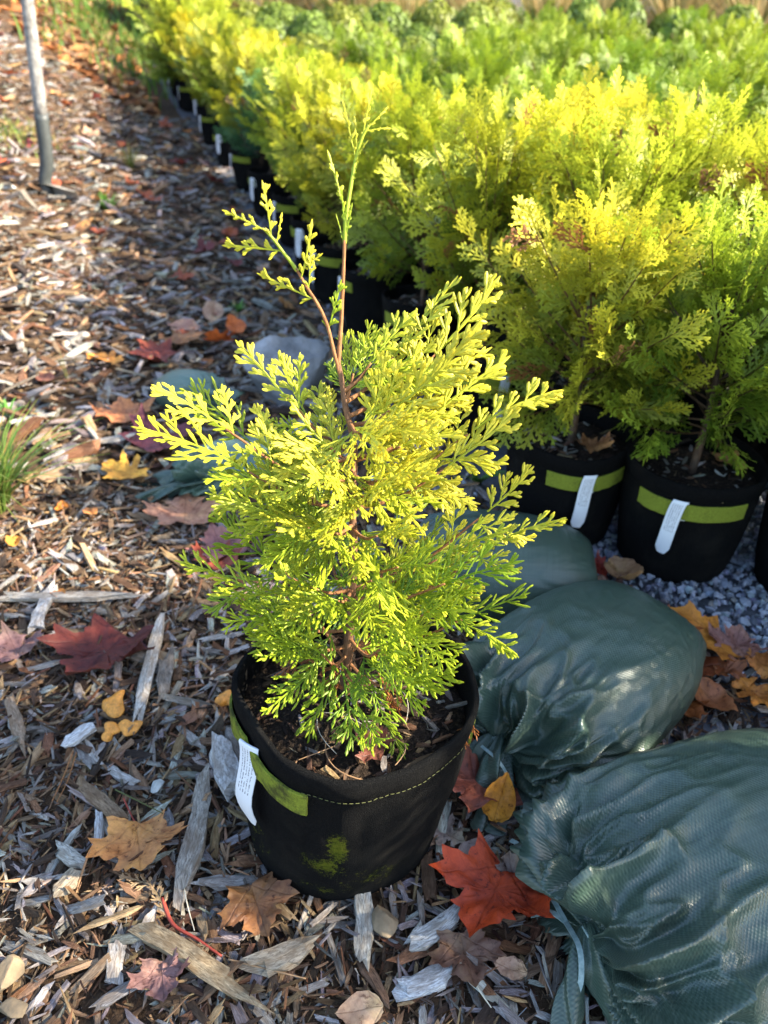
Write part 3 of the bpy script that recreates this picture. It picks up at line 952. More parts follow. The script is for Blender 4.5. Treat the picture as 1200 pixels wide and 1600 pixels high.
def world_tube(name, pts, r0, r1, mat, parent, ns=7, n=None, power=1.0):
    P = spline(pts, n or len(pts) * 5) - ORG
    P = P + .0012 * (fbm(P * 60, 2, 3)[:, None] - .5)
    rad = np.linspace(0, 1, len(P)) ** power * (r1 - r0) + r0
    rad = rad * (1 + .12 * (vnoise(P * 160, 4) - .5))
    V, Q, T = tube_arrays(P, rad, ns)
    acc = Acc(); acc.add(V, Q, T)
    return obj(name, acc.mesh(name, [mat], smooth=True), parent)

trunk_pts = [PY(541, 1102, .545), PY(540, 1060, .546), PY(548, 960, .552), PY(552, 860, .562), PY(550, 790, .572), PY(553, 700, .587), PY(541, 640, .598), PY(529, 570, .611)]
TR = spline(trunk_pts, 60)
world_tube('trunk', trunk_pts, .0074, .0022, M['bark'], main, 9, power=.55)

def add_spray(parent, base, d, nrm, sc, gold, k=None, tint=1.0):
    o = obj('foliage_spray', (SPRAYS[rs.integers(0, 6)] if gold > rs.uniform(.45, .95) else FINGERS[rs.integers(0, 5)]) if k is None else SHOOTS[k], parent)
    m = Matrix(frame_from(d, nrm).tolist()).to_4x4()
    o.matrix_local = Matrix.Translation(Vector(base - ORG)) @ m @ Matrix.Diagonal((sc * rs.choice([-1, 1]) if False else sc, sc, sc, 1))
    g = float(np.clip(gold, 0, 1))
    c = GREEN + (LIME - GREEN) * min(1, g * 2) if g < .5 else LIME + (GOLD - LIME) * (g - .5) * 2
    c = c * rs.uniform(.85, 1.15) * tint
    o.color = (*c, 1)
    return o

CAMP = np.array([0, 0, CAM_H])
def branch(tip, gold, n=6, start=None, sc=1.0, face=None, sag=0.0, mat='twig', r0=.0022, spread=40):
    """a side branch from the trunk to tip with sprays on both sides and one at its end"""
    tip = np.asarray(tip, float)
    if start is None:
        hd = float(np.hypot(TR[30, 0] - tip[0], TR[30, 1] - tip[1]))
        want = tip[2] - hd * .55 + sag * .6
        want = max(want, ORG[2] + .235)
        start = TR[np.argmin(np.abs(TR[:, 2] - want))]
    elif isinstance(start, (int, float)):
        start = TR[int(start * 59)]
    v = tip - start
    mid = start + v * .45 + np.array([0, 0, -.10 * np.linalg.norm(v) + sag]) 
    P = spline([start, mid, tip - v * .0], 24)
    b = world_tube('branch', [start, mid, P[20]], r0, .0009, M[mat], main, 6, 16)
    out = np.array([tip[0] - TR[30, 0], tip[1] - TR[30, 1], 0]); out /= np.linalg.norm(out) + 1e-6
    tc = CAMP - tip; tc /= np.linalg.norm(tc)
    if face is None:
        face = np.array([0, 0, .55]) + tc * .75 + out * .15 + rs.normal(0, .28, 3)
    face = np.asarray(face, float)
    for i in range(n):
        f = .30 + .68 * i / max(1, n - 1) if n > 1 else 1.0
        j = min(22, int(f * 22)); p = P[j]; T = P[min(23, j + 1)] - P[max(0, j - 1)]
        T = T / np.linalg.norm(T)
        fn = face - T * face.dot(T); fn /= np.linalg.norm(fn)
        lat = np.cross(T, fn)
        if i == n - 1:
            d, s = T, 1.0
        else:
            sd = 1 if i % 2 else -1
            a = R(spread + rs.normal(0, 8))
            d = T * math.cos(a) + lat * sd * math.sin(a) + rs.normal(0, .09, 3)
            s = 1.0 - .25 * f
        add_spray(b, p, d, fn + rs.normal(0, .22, 3), s * sc * rs.uniform(.9, 1.25), gold + rs.normal(0, .1) + .22 * (f - .6))
    return b

def B(px, py, y, gold, n=6, back=0.055, **kw):
    """branch whose outermost foliage shows at a photo point, at a given depth"""
    tip = PY(px, py, y)
    hub = np.array([TR[30, 0], TR[30, 1], tip[2]])
    v = tip - np.array([hub[0], hub[1], tip[2] - .04])
    l = np.linalg.norm(v)
    return branch(tip - v / l * min(back, l * .5), gold, n, **kw)

# leaders: brown below, clothed in yellow-green scales above
lead1 = [TR[59], PY(533, 500, .625), PY(536, 440, .635), PY(539, 375, .645)]
b = world_tube('branch', lead1, .0020, .0014, M['twig'], main, 7, 40)
tipc = [PY(539, 380, .645), PY(541, 340, .65), PY(549, 288, .66), PY(556, 250, .667), PY(566, 215, .671), PY(576, 196, .673)]
o = world_tube('shoot_tip', tipc, .0019, .0013, M['spray'], b, 6, 60); o.color = (*(GOLD * .9 + LIME * .1), 1)
up = np.array([0, .15, 1.0])
fc = np.array([.1, -1, .25])
for (px, py, yy, d, s, g) in [(574, 200, .673, (.75, .1, .6), .42, .95), (566, 214, .671, (.25, .1, 1), .50, .95), (556, 248, .667, (-.25, .1, 1), .62, .9), (558, 240, .668, (-.05, .1, 1), .5, .9), (552, 262, .665, (.35, .1, 1), .42, .8),
                              (570, 206, .672, (.9, .1, .25), .4, .95), (541, 335, .651, (-.28, .1, 1), .72, .7), (540, 350, .65, (.12, .1, 1), .5, .6), (540, 362, .647, (-.1, .1, 1), .5, .5), (539, 378, .645, (.22, .1, 1), .45, .45), (539, 388, .645, (-.2, .1, 1), .4, .4), (547, 296, .66, (.3, .1, 1), .32, .7)]:
    add_spray(b, PY(px, py, yy), np.array(d), fc + rs.normal(0, .45, 3), s, g, k=int(rs.integers(0, 2)))
lead2 = [TR[56], PY(508, 500, .62), PY(480, 450, .625), PY(462, 420, .628)]
b = world_tube('branch', lead2, .0018, .0012, M['twig'], main, 6, 30)
tipc = [PY(464, 424, .628), PY(448, 402, .63), PY(430, 378, .63), PY(412, 358, .63)]
o = world_tube('shoot_tip', tipc, .0016, .0011, M['spray'], b, 6, 40); o.color = (*GOLD, 1)
for (px, py, yy, d, s, g, k) in [(414, 360, .63, (-.85, 0, .45), .62, .98, 2), (424, 372, .63, (-.02, 0, 1), .62, .98, 3), (440, 392, .63, (-1, 0, .12), .72, .98, 3), (470, 436, .626, (.35, 0, 1), .80, .98, 2), (462, 424, .627, (.9, 0, .45), .45, .95, 2),
                                 (492, 468, .623, (-.95, 0, .42), .75, .95, 3), (512, 520, .62, (.30, 0, 1), .66, .5, 3), (432, 382, .63, (.25, 0, 1), .45, .95, 1), (482, 452, .625, (.15, 0, 1), .5, .9, 3)]:
    add_spray(b, PY(px, py, yy), np.array(d), fc + rs.normal(0, .3, 3), s, g, k=k)

# upper crown, left to right
B(232, 620, .60, .98, 7, sc=1.0, back=.05); B(258, 700, .56, .65, 6); B(300, 640, .64, .55, 5); B(368, 556, .66, .75, 5, sc=.9); B(430, 590, .67, .6, 5, sc=.85)
B(470, 650, .60, .9, 6, sc=.9); B(440, 700, .53, .95, 6, sc=.95); B(345, 745, .58, .45, 6)
B(562, 512, .66, .5, 4, sc=.62); B(625, 495, .66, .5, 5, sc=.85); B(680, 490, .67, .8, 6); B(778, 488, .66, 1.0, 6); B(745, 545, .64, 1.0, 6); B(788, 590, .62, 1.0, 6); B(690, 590, .60, .98, 6)
B(856, 628, .60, 1.0, 6, sc=.95); B(812, 690, .58, .98, 6); B(650, 650, .55, .98, 6); B(735, 670, .54, .98, 6)
B(585, 660, .52, .9, 5, sc=.9); B(680, 745, .50, .9, 6); B(500, 760, .48, .8, 5); B(600, 790, .47, .75, 5)
# middle
B(325, 850, .57, .28, 6); B(370, 815, .51, .5, 6); B(450, 850, .47, .62, 5); B(640, 860, .46, .62, 5)
B(872, 758, .60, 1.0, 7, sc=.95); B(884, 822, .57, .9, 7, sc=.95); B(800, 850, .54, .4, 5)
# lower skirt
B(325, 935, .52, .5, 6, sag=-.01); B(350, 985, .50, .35, 5, sag=-.01); B(385, 1035, .48, .3, 5, sag=-.01); B(440, 1050, .46, .35, 4, sag=-.01); B(400, 935, .47, .45, 5); B(500, 980, .44, .5, 5)
B(850, 960, .50, .5, 7); B(815, 915, .48, .3, 6); B(760, 980, .46, .42, 6); B(705, 1100, .445, .35, 5, sag=-.012); B(650, 1050, .43, .32, 5, sag=-.01); B(576, 1165, .44, .32, 3, back=.05, sc=.8, sag=-.012)
B(610, 950, .42, .5, 5); B(690, 920, .43, .5, 5)
# behind
B(470, 760, .69, .2, 5); B(660, 780, .69, .25, 5); B(700, 870, .64, .2, 4); B(420, 880, .64, .2, 4)
# dead rust-coloured sprays round the foot of the trunk
for (px, py, yy, d) in [(500, 1010, .535, (-.5, -.3, -.7)), (520, 1030, .525, (-.1, -.2, -1)), (585, 1040, .53, (.5, -.2, -.9)), (470, 1030, .53, (-.8, -.2, -.5)), (600, 1060, .52, (.3, -.4, -.8)), (560, 1000, .56, (.6, .1, -.6))]:
    o = add_spray(main, PY(px, py, yy), np.array(d), rs.normal(0, 1, 3) + np.array([0, -1, .4]), .62, .5)
    o.color = (*(RUST * rs.uniform(.7, 1.2)), 1)
    o.name = 'dead_spray'
o = add_spray(soil, at(735, 1120, ORG[2] + .200), np.array([-.25, -.95, .0]), np.array([0, 0, 1]), .5, .5); o.color = (.30, .11, .035, 1); o.name = 'dead_spray'

# ------------------------------------------------------------------ the block of potted shrubs behind
def crown_mesh(r, H, Rad, nbr, inner, outer, ssz=1.0, per=9, el0=30):
    """loose conifer crown: ascending branches of uneven length, each carrying flat sprays"""
    acc = Acc()
    for i in range(nbr):
        u = (i + r.uniform(0, 1)) / nbr
        az = i * 2.4 + r.normal(0, .3)
        o = np.array([math.cos(az), math.sin(az), 0])
        h0 = H * (.02 + .62 * u)
        el = R(np.clip(r.normal(el0 + (76 - el0) * u, 9), el0 - 22, 84))
        ln = (Rad * (1.05 - .30 * u) / max(.45, math.cos(el))) * np.clip(r.normal(1, .22), .55, 1.6)
        ln = min(ln, H * 1.02 - h0 + .03)
        d = o * math.cos(el) + np.array([0, 0, 1.0]) * math.sin(el)
        nr0 = np.array([r.normal(0, 1), r.normal(0, 1), r.uniform(.1, .8)])
        t = np.linspace(0, 1, 5)[:, None]
        P = np.array([0, 0, h0]) + d * ln * t + np.array([0, 0, 1]) * ln * .18 * t * t
        V, Q, T = tube_arrays(P, np.linspace(.0026, .0009, 5), 3, False)
        acc.add(V, Q, None, np.array([.12, .06, .03]))
        for k in range(per):
            f = .28 + .72 * k / (per - 1)
            p = np.array([0, 0, h0]) + d * ln * f + np.array([0, 0, 1]) * ln * .18 * f * f
            F0 = frame_from(d + np.array([0, 0, .36 * f]), nr0)
            if k == per - 1: dd = F0[:, 1]
            else:
                a_ = R(r.normal(38, 9)) * (1 if k % 2 else -1)
                dd = F0[:, 1] * math.cos(a_) + F0[:, 0] * math.sin(a_) + r.normal(0, .12, 3)
            F = frame_from(dd, nr0 + r.normal(0, .35, 3))
            V, Q, C = SIMPLE[r.integers(0, 7)]
            V = (V * r.uniform(.7, 1.2) * ssz * (1.1 - .3 * f)) @ F.T + p
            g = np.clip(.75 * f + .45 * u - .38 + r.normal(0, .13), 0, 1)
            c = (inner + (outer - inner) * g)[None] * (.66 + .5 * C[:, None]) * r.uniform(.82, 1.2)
            if r.uniform() < .015: c = np.array([.24, .11, .04])[None] * (.7 + .5 * C[:, None])
            acc.add(V, Q, None, c)
    return acc.mesh('crown', [M['crown']])

rk = np.random.default_rng(101)
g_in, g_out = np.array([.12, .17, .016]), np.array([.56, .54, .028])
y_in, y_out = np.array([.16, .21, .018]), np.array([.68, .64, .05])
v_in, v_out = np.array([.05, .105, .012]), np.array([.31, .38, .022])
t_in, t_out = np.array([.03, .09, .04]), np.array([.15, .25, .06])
CROWN = {
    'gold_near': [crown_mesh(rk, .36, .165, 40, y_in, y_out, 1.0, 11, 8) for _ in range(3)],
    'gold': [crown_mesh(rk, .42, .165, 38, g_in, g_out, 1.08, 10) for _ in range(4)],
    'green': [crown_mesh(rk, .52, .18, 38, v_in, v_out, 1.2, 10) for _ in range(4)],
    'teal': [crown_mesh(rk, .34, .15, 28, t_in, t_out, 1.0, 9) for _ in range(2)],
}
def round_mesh(r, Rad, n, c0, c1):
    """rounded clipped shrub of many small leaves"""
    D = r.normal(0, 1, (n, 3)); D[:, 2] = np.abs(D[:, 2]) * 1.1 - .35; D /= np.linalg.norm(D, axis=1)[:, None]
    P = D * Rad * (.72 + .28 * r.uniform(0, 1, (n, 1)) ** .5) * (1 + .22 * (fbm(D * 2.6 + r.uniform(0, 9), 3, 2)[:, None] - .5))
    P[:, 2] = P[:, 2] * .95 + Rad * .75
    A = np.cross(D, r.normal(0, 1, (n, 3))); A /= np.linalg.norm(A, axis=1)[:, None]
    Bv = np.cross(A, D + r.normal(0, .5, (n, 3))); Bv /= np.linalg.norm(Bv, axis=1)[:, None]
    s = r.uniform(.011, .02, (n, 1)) * Rad / .2
    V = np.stack([P - A * s, P + Bv * s * .55, P + A * s, P - Bv * s * .55], 1).reshape(-1, 3)
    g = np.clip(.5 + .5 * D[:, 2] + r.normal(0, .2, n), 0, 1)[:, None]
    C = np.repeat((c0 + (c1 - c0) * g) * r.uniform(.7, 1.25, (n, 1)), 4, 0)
    return mesh_np('crown', V, np.arange(n * 4).reshape(-1, 4), col=C, mats=[M['crown']])
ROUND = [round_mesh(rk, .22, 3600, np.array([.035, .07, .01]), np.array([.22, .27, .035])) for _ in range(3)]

bpots = [Pot(.106, .090, .200, 40 + i, sq=.02, phase=R(20 * i), lean=(0, 0), wob=.0018) for i in range(3)]
pot_meshes = [p.body(M['felt'], 48) for p in bpots]
soil_meshes = [p.soil(M['soil'], .03, .01) for p in bpots]
dacc = Acc(); a = rd.uniform(0, 6.28, 150); rr = .088 * np.sqrt(rd.uniform(0, 1, 150)); Ld = np.clip(rd.lognormal(math.log(.012), .5, 150), .004, .035)
scatter(dacc, T_far, rr * np.cos(a), rr * np.sin(a), Ld, np.minimum(Ld * .35, .007), Ld * .12, rd, .004, .25, zfun=lambda x, y: 0 * x + .172)
debris_mesh = dacc.mesh('soil_debris', [M['chips']])
stem_acc = Acc(); V, Q, T = tube_arrays(spline([[0, 0, -.01], [.004, .002, .10], [-.003, .0, .22], [.002, .003, .33]], 14), np.linspace(.007, .0025, 14), 6); stem_acc.add(V, Q, T)
stem_mesh = stem_acc.mesh('stem', [M['stem']], smooth=True)
band_cache = {}
def shrub(x, y, kind, label, group=None, parts='full', band=None, tagang=None, hs=1.0, rs_=1.0, rz=None, name='potted_arborvitae', plant=None, tagw=.022):
    z = float(height(x, y)) + .006
    e = empty(name, (x, y, z))
    tag(e, label, 'potted plant', group)
    i = rk.integers(0, 3)
    pm = obj('pot', pot_meshes[i], e)
    if parts != 'crown':
        so = obj('soil', soil_meshes[i], e)
        dd_ = obj('soil_debris', debris_mesh, so); dd_['kind'] = 'stuff'; dd_.rotation_euler = (0, 0, rk.uniform(0, 6.28))
        st = obj('stem', stem_mesh, e, loc=(0, 0, .17))
        if band is not None:
            key = (i, band)
            if key not in band_cache: band_cache[key] = bpots[i].band(R(band[0]), R(band[1]), .142, .170, M['lime'], .002)
            obj('lime_band', band_cache[key], pm)
        if tagang is not None:
            key = (i, 't', tagang)
            if key not in band_cache: band_cache[key] = bpots[i].tag(R(tagang), tagw, .098, M['tag'], swing=.004, side=-.012)
            obj('plant_tag', band_cache[key], pm)
    cm = plant if plant is not None else CROWN[kind][rk.integers(0, len(CROWN[kind]))]
    c = obj('crown', cm, e, loc=(0, 0, .185 + (.05 if parts != 'crown' else 0)))
    c.rotation_euler = (rk.normal(0, .04), rk.normal(0, .04), rk.uniform(0, 6.28) if rz is None else rz)
    c.scale = (rs_, rs_, hs)
    return e

# front edge, one by one
F_ = lambda px, py: G(px, py)
shrub(.325, 1.145, 'gold_near', 'golden potted conifer directly behind the sandbags, dried leaf on its soil', None, band=(238, 318), tagang=276, hs=.74, rs_=.96, plant=CROWN['gold_near'][0])
shrub(.505, 1.050, 'gold_near', 'golden potted conifer standing on the blue gravel, white tag leaning left', None, band=(205, 300), tagang=243, hs=.76, rs_=.94, plant=CROWN['gold_near'][1])
shrub(.715, .965, 'gold_near', 'black pot with shrub cut off by the right edge above the rusty leaves', None, band=(215, 300), hs=.85, rs_=.85, plant=CROWN['gold_near'][2])
shrub(.40, 1.40, 'gold_near', 'golden potted conifer second in line, its lime band half hidden', None, band=(150, 240), hs=.88, rs_=.95)
shrub(.215, 1.545, 'gold', 'potted conifer with bright white tag, seen just right of the main plant top', None, band=(235, 300), tagang=292, hs=.80, rs_=.9)
shrub(.10, 1.93, 'gold', 'potted conifer with wide lime band on bare pot, behind the main plant', None, band=(205, 275), hs=.82, rs_=.92)
lab = ['golden potted conifer with narrow white tag, left of the wide lime band', 'golden potted conifer next past the narrow white tag along the path', 'golden potted conifer with curled white tag beside the path', 'golden potted conifer with short tag where the path narrows',
       'bluish green potted conifer hanging over the path edge', 'golden potted conifer just beyond the bluish green shrub', 'mid green potted conifer half way along the path row', 'yellow potted conifer past the mid green one along the path',
       'dark bluish green potted conifer far along the path', 'golden potted conifer near the far end of the path row', 'light green potted conifer, last but one along the path', 'light green spreading potted conifer at the far end of the path']
yy = 2.22
for i, L_ in enumerate(lab):
    x = row_x(yy) - .02 + rk.normal(0, .012)
    kind = 'teal' if i in (4, 8) else ('green' if i in (6, 10, 11) else 'gold')
    shrub(x + .06, yy, kind, L_, None, band=(205, 275) if i % 2 else (170, 230), tagang=[200, 215, 235, 210, 225, 205, 240, 215, 225, 210, 220, 200][i], hs=rk.uniform(.75, .9) * (1.0 if kind == 'teal' else .95), rs_=1.12 if kind == 'teal' else .9, tagw=.028)
    yy += .30 + .055 * i

# rows inside the block
placed = [(o.location.x, o.location.y) for o in scene.objects if o.name.startswith('potted_arborvitae') and o is not main]
def free(x, y, d):
    return all((x - a) ** 2 + (y - b) ** 2 > d * d for a, b in placed)
def inview(x, y): return abs(x) < .56 * y + .42
n_gold = n_green = n_round = 0
for i in range(0, 40):
    for j in range(0, 34):
        x = .36 + i * -.070 + j * .205 + rk.normal(0, .012); y = 1.22 + i * .215 - j * .045 + rk.normal(0, .012)
        if y < .85 or x < row_x(y) + .10 or not inview(x, y): continue
        edge = 2.95 - 1.6 * x
        if (y > edge and x > row_x(y) + .42) or y > 7.2: continue
        if y > 2.8 and rk.uniform() < .25: continue
        if not free(x, y, .185): continue
        placed.append((x, y)); n_gold += 1
        near = y < 1.75
        shrub(x, y, 'gold_near' if near else 'gold', 'golden potted conifer packed inside the front block of pots', 'golden potted conifers inside the block',
              parts='crown' if not near else 'full', hs=rk.uniform(.85, 1.08) if near else rk.uniform(.68, .9), rs_=rk.uniform(.92, 1.1))
for i in range(0, 22):
    for j in range(-8, 30):
        x = .4 + i * -.10 + j * .30 + rk.normal(0, .03) + (.15 if i % 2 else 0); y = 1.9 + i * .30 - j * .05 + rk.normal(0, .03)
        if x < row_x(y) + .16 or not inview(x, y): continue
        edge = 2.95 - 1.6 * x
        if x < row_x(y) + .5 or y < edge + .1 or y > 5.6 + .1 * x: continue
        if x < .55 - (y - 4.4) * .1 and y > 4.4: continue
        if not free(x, y, .24): continue
        placed.append((x, y)); n_green += 1
        shrub(x, y, 'green', 'upright green potted conifer in the middle band of the block', 'green potted conifers in the middle band', parts='crown', hs=rk.uniform(.62, .88), rs_=rk.uniform(.9, 1.08))
for i in range(0, 16):
    for j in range(-12, 12):
        x = -.6 + i * -.12 + j * .40 + (.2 if i % 2 else 0) + rk.normal(0, .03); y = 4.6 + i * .36 - j * .03 + rk.normal(0, .03)
        if x < row_x(y) + .25 or not inview(x, y) or y > 8.6: continue
        if not free(x, y, .34): continue
        placed.append((x, y)); n_round += 1
        shrub(x, y, 'green', 'rounded dark green potted shrub at the back of the block', 'rounded potted shrubs at the back', parts='crown', hs=rk.uniform(.85, 1.1) if y < 6.6 else rk.uniform(.95, 1.5), rs_=rk.uniform(.9, 1.1), name='potted_boxwood', plant=ROUND[rk.integers(0, 3)])
# one strongly yellow shrub at the back left
for k, (x, y) in enumerate([(-1.62, 7.0), (-1.42, 7.25)]):
    shrub(x, y, 'gold_near', ['bright yellow sunlit shrub at the back left of the block', 'smaller bright yellow shrub right of the back left one'][k], None, parts='crown', hs=1.5 - .2 * k, rs_=1.7)
# tall shrubs added out of view on the right to shade bags and pot
for k, (x, y, h) in enumerate([(1.34, .62, 1.5), (1.42, .30, 1.30), (1.36, -.04, 1.10), (1.58, .86, .95), (1.30, .95, .75), (1.02, .80, .95)]):
    shrub(x, y, 'green' if h > 1.2 else 'gold', 'tall green potted conifer added unseen beyond the right edge to cast shade', 'added shade-casting conifers beyond the right edge', parts='crown', hs=h, rs_=1.2)
print('SHRUBS', n_gold, n_green, n_round)
# ------------------------------------------------------------------ sandbags
def make_bag(b, label, ns=150, nv=240, tail_dir=None, tail=True, strap=True, pleat=1.0, mat='bag'):
    Lb, W, H, seed = b['L'], b['W'], b['H'], b['seed']
    r = np.random.default_rng(seed)
    u = np.linspace(0, 1, ns) ** 1.15
    phi = u * math.pi
    v = np.arange(nv) / nv * 2 * math.pi
    PH, VV = np.meshgrid(phi, v, indexing='ij')
    cs = np.cos(PH)
    x = -np.sign(cs) * np.abs(cs) ** .80 * Lb / 2
    rad = np.sin(PH) ** .72
    endw = sstep(PH, 1.6, math.pi)
    ry = W * (rad + (.62 - rad * .62) * endw ** 2 * .9)
    rz = H * .56 * rad
    neck = np.exp(-(PH / .25) ** 2)
    ry = ry * (1 - neck) + np.maximum(ry, .011) * neck * .9; rz = rz * (1 - neck) + np.maximum(rz, .011) * neck * .9
    cy, sy = np.cos(VV), np.sin(VV)
    sq = .86
    y = ry * np.sign(cy) * np.abs(cy) ** sq; z = rz * np.sign(sy) * np.abs(sy) ** sq
    # folds gathered at the neck, opening out along the bag
    Pn = np.stack([np.cos(VV) * 1.3 + seed, np.sin(VV) * 1.3, PH * .55], -1)
    warp = (fbm(Pn, 3, seed) - .5)
    ph2 = VV + warp * 1.5
    f1 = 1 - np.abs(np.sin(ph2 * 5.5 + 1.3 * np.sin(PH * 2 + seed)))
    f2 = 1 - np.abs(np.sin(ph2 * 10.5 + 2.1 + warp * 4))
    f3 = 1 - np.abs(np.sin(ph2 * 19.5 + warp * 7))
    amp1 = np.exp(-((PH - .55) / .42) ** 2) * .046 + np.exp(-((PH - 1.15) / .4) ** 2) * .008
    amp2 = np.exp(-((PH - .5) / .45) ** 2) * .023
    amp3 = np.exp(-((PH - .25) / .2) ** 2) * .004
    sel = sstep(fbm(np.stack([np.cos(VV) * 1.1, np.sin(VV) * 1.1 + seed, PH * .8], -1), 2, seed + 5), .30, .62)
    disp = pleat * (amp1 * (f1 ** 1.6 - .35) * (.35 + sel) + amp2 * (f2 ** 1.5 - .4) + amp3 * (f3 - .4))
    # crumples across the shoulder
    S3 = np.stack([x * 10 + warp * 2, y * 10, z * 10], -1) + seed
    rg1 = 1 - np.abs(2 * fbm(S3 * 1.1, 2, seed + 3) - 1)
    rg2 = 1 - np.abs(2 * fbm(S3 * np.array([1.3, 3.2, 3.2]), 2, seed + 9) - 1)
    mid = np.exp(-((PH - .9) / .55) ** 2)
    disp = disp + pleat * mid * (.010 * (rg1 ** 5 - .35) + .014 * (rg2 ** 6 - .25)) + .007 * (fbm(S3 * .45, 2, seed + 1) - .5)
    disp = disp + .0012 * (1 - np.abs(2 * fbm(S3 * 4.5, 2, seed + 4) - 1)) ** 3
    ends = np.minimum(1, np.sin(PH) * 3 + .25)
    P = np.stack([x, y, z], -1)
    Tu = np.gradient(P, axis=0); Tv = np.roll(P, -1, 1) - np.roll(P, 1, 1)
    N = np.cross(Tv, Tu); N /= np.linalg.norm(N, axis=2)[..., None] + 1e-9
    if (N[ns // 2, :, 2] * z[ns // 2]).mean() < 0: N = -N
    P = P + N * (disp * ends)[..., None]
    # rests on the ground: soft flat bottom, neck end sinks a little
    zc = H * .42
    P[..., 2] += zc
    P[..., 2] -= .012 * np.exp(-(PH / .55) ** 2)
    P[..., 0] += b.get('tuck', 0.0) * np.exp(-(PH / .42) ** 2)
    zmin = .004
    P[..., 2] = zmin + softplus(P[..., 2] - zmin, 90)
    s_len = np.concatenate([[0], np.cumsum(np.linalg.norm(np.diff(np.stack([x[:, 0], ry[:, 0]], -1), axis=0), axis=1))])
    uv = np.stack([np.repeat(s_len[:, None], nv, 1), VV * (W + H * .5) / 2], -1)
    # close the ring in UV with a seam column
    P = np.concatenate([P, P[:, :1]], 1); uvs = np.concatenate([uv, np.stack([uv[:, 0, 0], np.full(ns, 2 * math.pi * (W + H * .5) / 2)], -1)[:, None]], 1)
    e = empty('sandbag', (b['c'][0], b['c'][1], float(height(*b['c'])) + .002), b['yaw'])
    tag(e, label, 'sandbag')
    me = mesh_np('sack', P.reshape(-1, 3), grid_quads(ns, nv + 1)[:, ::-1], uv=uvs.reshape(-1, 2), smooth=True, mats=[M[mat]])
    obj('sack', me, e)
    nk = P[0].mean(0)
    if tail:
        # frill of cloth beyond the tie
        td = np.array(tail_dir if tail_dir is not None else (-1, 0, -.35), float); td /= np.linalg.norm(td)
        A = np.cross(td, [0, 0, 1.0]); A /= np.linalg.norm(A); Bq = np.cross(td, A)
        nu, nw = 26, 150
        rows = []
        w = np.arange(nw + 1) / nw * 2 * math.pi
        for i in range(nu):
            t = i / (nu - 1)
            rr = .010 + .040 * t ** .8 + .012 * t * np.sin(5 * w + seed) + .016 * t * (vnoise(np.stack([np.cos(w) * 3, np.sin(w) * 3, w * 0 + seed], -1), seed) - .5) + .007 * t * np.sin(13 * w + 4 * t) + .010 * (fbm(np.stack([np.cos(w) * 3 + 5, np.sin(w) * 3, w * 0 + t * 3], -1), 3, seed + 2) - .5)
            l = .075 * t * (1 + .35 * np.sin(2 * w + 1) * t + .2 * np.sin(7 * w) * t)
            c = nk[None] + td[None] * (l - .012)[:, None] + np.array([0, 0, -.035])[None] * t ** 2
            q = c + A[None] * (rr * np.cos(w))[:, None] * (1 - .15 * t) + Bq[None] * (rr * np.sin(w))[:, None] * (1 - .45 * t)
            q[:, 2] = .006 + softplus(q[:, 2] - .006, 80)
            rows.append(q)
        V = np.concatenate(rows)
        uvf = np.stack([np.repeat(np.linspace(0, .09, nu), nw + 1), np.tile(w * .03, nu)], -1)
        obj('neck_frill', mesh_np('neck_frill', V, grid_quads(nu, nw + 1), uv=uvf, smooth=True, mats=[M['bag']]), e)
    if strap:
        acc = Acc()
        w = np.linspace(0, 2 * math.pi, 26)
        for k in range(3):
            ring = nk[None] + np.stack([-.003 * k + .001 * np.sin(3 * w), .0125 * np.cos(w), .0125 * np.sin(w)], -1)
            V, Q, T = tube_arrays(ring, .0017, 5); acc.add(V, Q, T)
        obj('tie', acc.mesh('tie', [M['strap']], smooth=True), e)
    return e, nk

def ribbon(parent, pts, w, mat, name='tie_strap', nrm=(0, 0, 1)):
    P = spline(pts, 30)
    T = np.gradient(P, axis=0); T /= np.linalg.norm(T, axis=1)[:, None]
    S = np.cross(np.asarray(nrm, float), T); S /= np.linalg.norm(S, axis=1)[:, None]
    V = np.stack([P - S * w / 2, P + S * w / 2, P + S * w / 2 + np.array([0, 0, -.0008]), P - S * w / 2 + np.array([0, 0, -.0008])], 1).reshape(-1, 3)
    acc = Acc(); acc.add(V, grid_quads(30, 4, True))
    return obj(name, acc.mesh(name, [mat]), parent)

def to_local(e, p):
    c, s = math.cos(e.rotation_euler[2]), math.sin(e.rotation_euler[2])
    d = np.asarray(p, float) - np.array(e.location)
    return np.array([d[0] * c + d[1] * s, -d[0] * s + d[1] * c, d[2]])

e, nk = make_bag(BAGS[0], 'dark green woven sandbag nearest the camera, tied neck frill at its left', 190, 320, tail_dir=(-.24, -1, -.35))
for pts in ([(884, 1440, .05), (850, 1380, .055), (815, 1325, .045), (798, 1312, .04)], [(884, 1440, .05), (905, 1480, .06), (908, 1530, .045), (898, 1560, .03)], [(884, 1440, .05), (860, 1425, .05), (830, 1430, .035)]):
    ribbon(e, [to_local(e, at(*p)) for p in pts], .0052, M['strap'])
e, nk = make_bag(BAGS[1], 'dark green woven sandbag right beside the mossy pot, gathered towards it', 170, 280, tail_dir=(-1, -.2, -.3))
ribbon(e, [to_local(e, at(*p)) for p in [(752, 1165, .06), (780, 1190, .06), (798, 1225, .04), (798, 1258, .018)]], .004, M['strap'])
make_bag(BAGS[2], 'smooth green sandbag behind the other two, below the potted conifers', 110, 180, tail=False, strap=False, pleat=.3)
e, nk = make_bag(BAGS[3], 'pale green sandbag beside the grey rock, far side of the plant', 90, 150, tail=False, pleat=.7, mat='sunlit_bag')
e, nk = make_bag(BAGS[4], 'small tied green sandbag on the mulch left of the plant', 100, 170, tail_dir=(-1, .3, .2), pleat=1.2, mat='sunlit_bag')

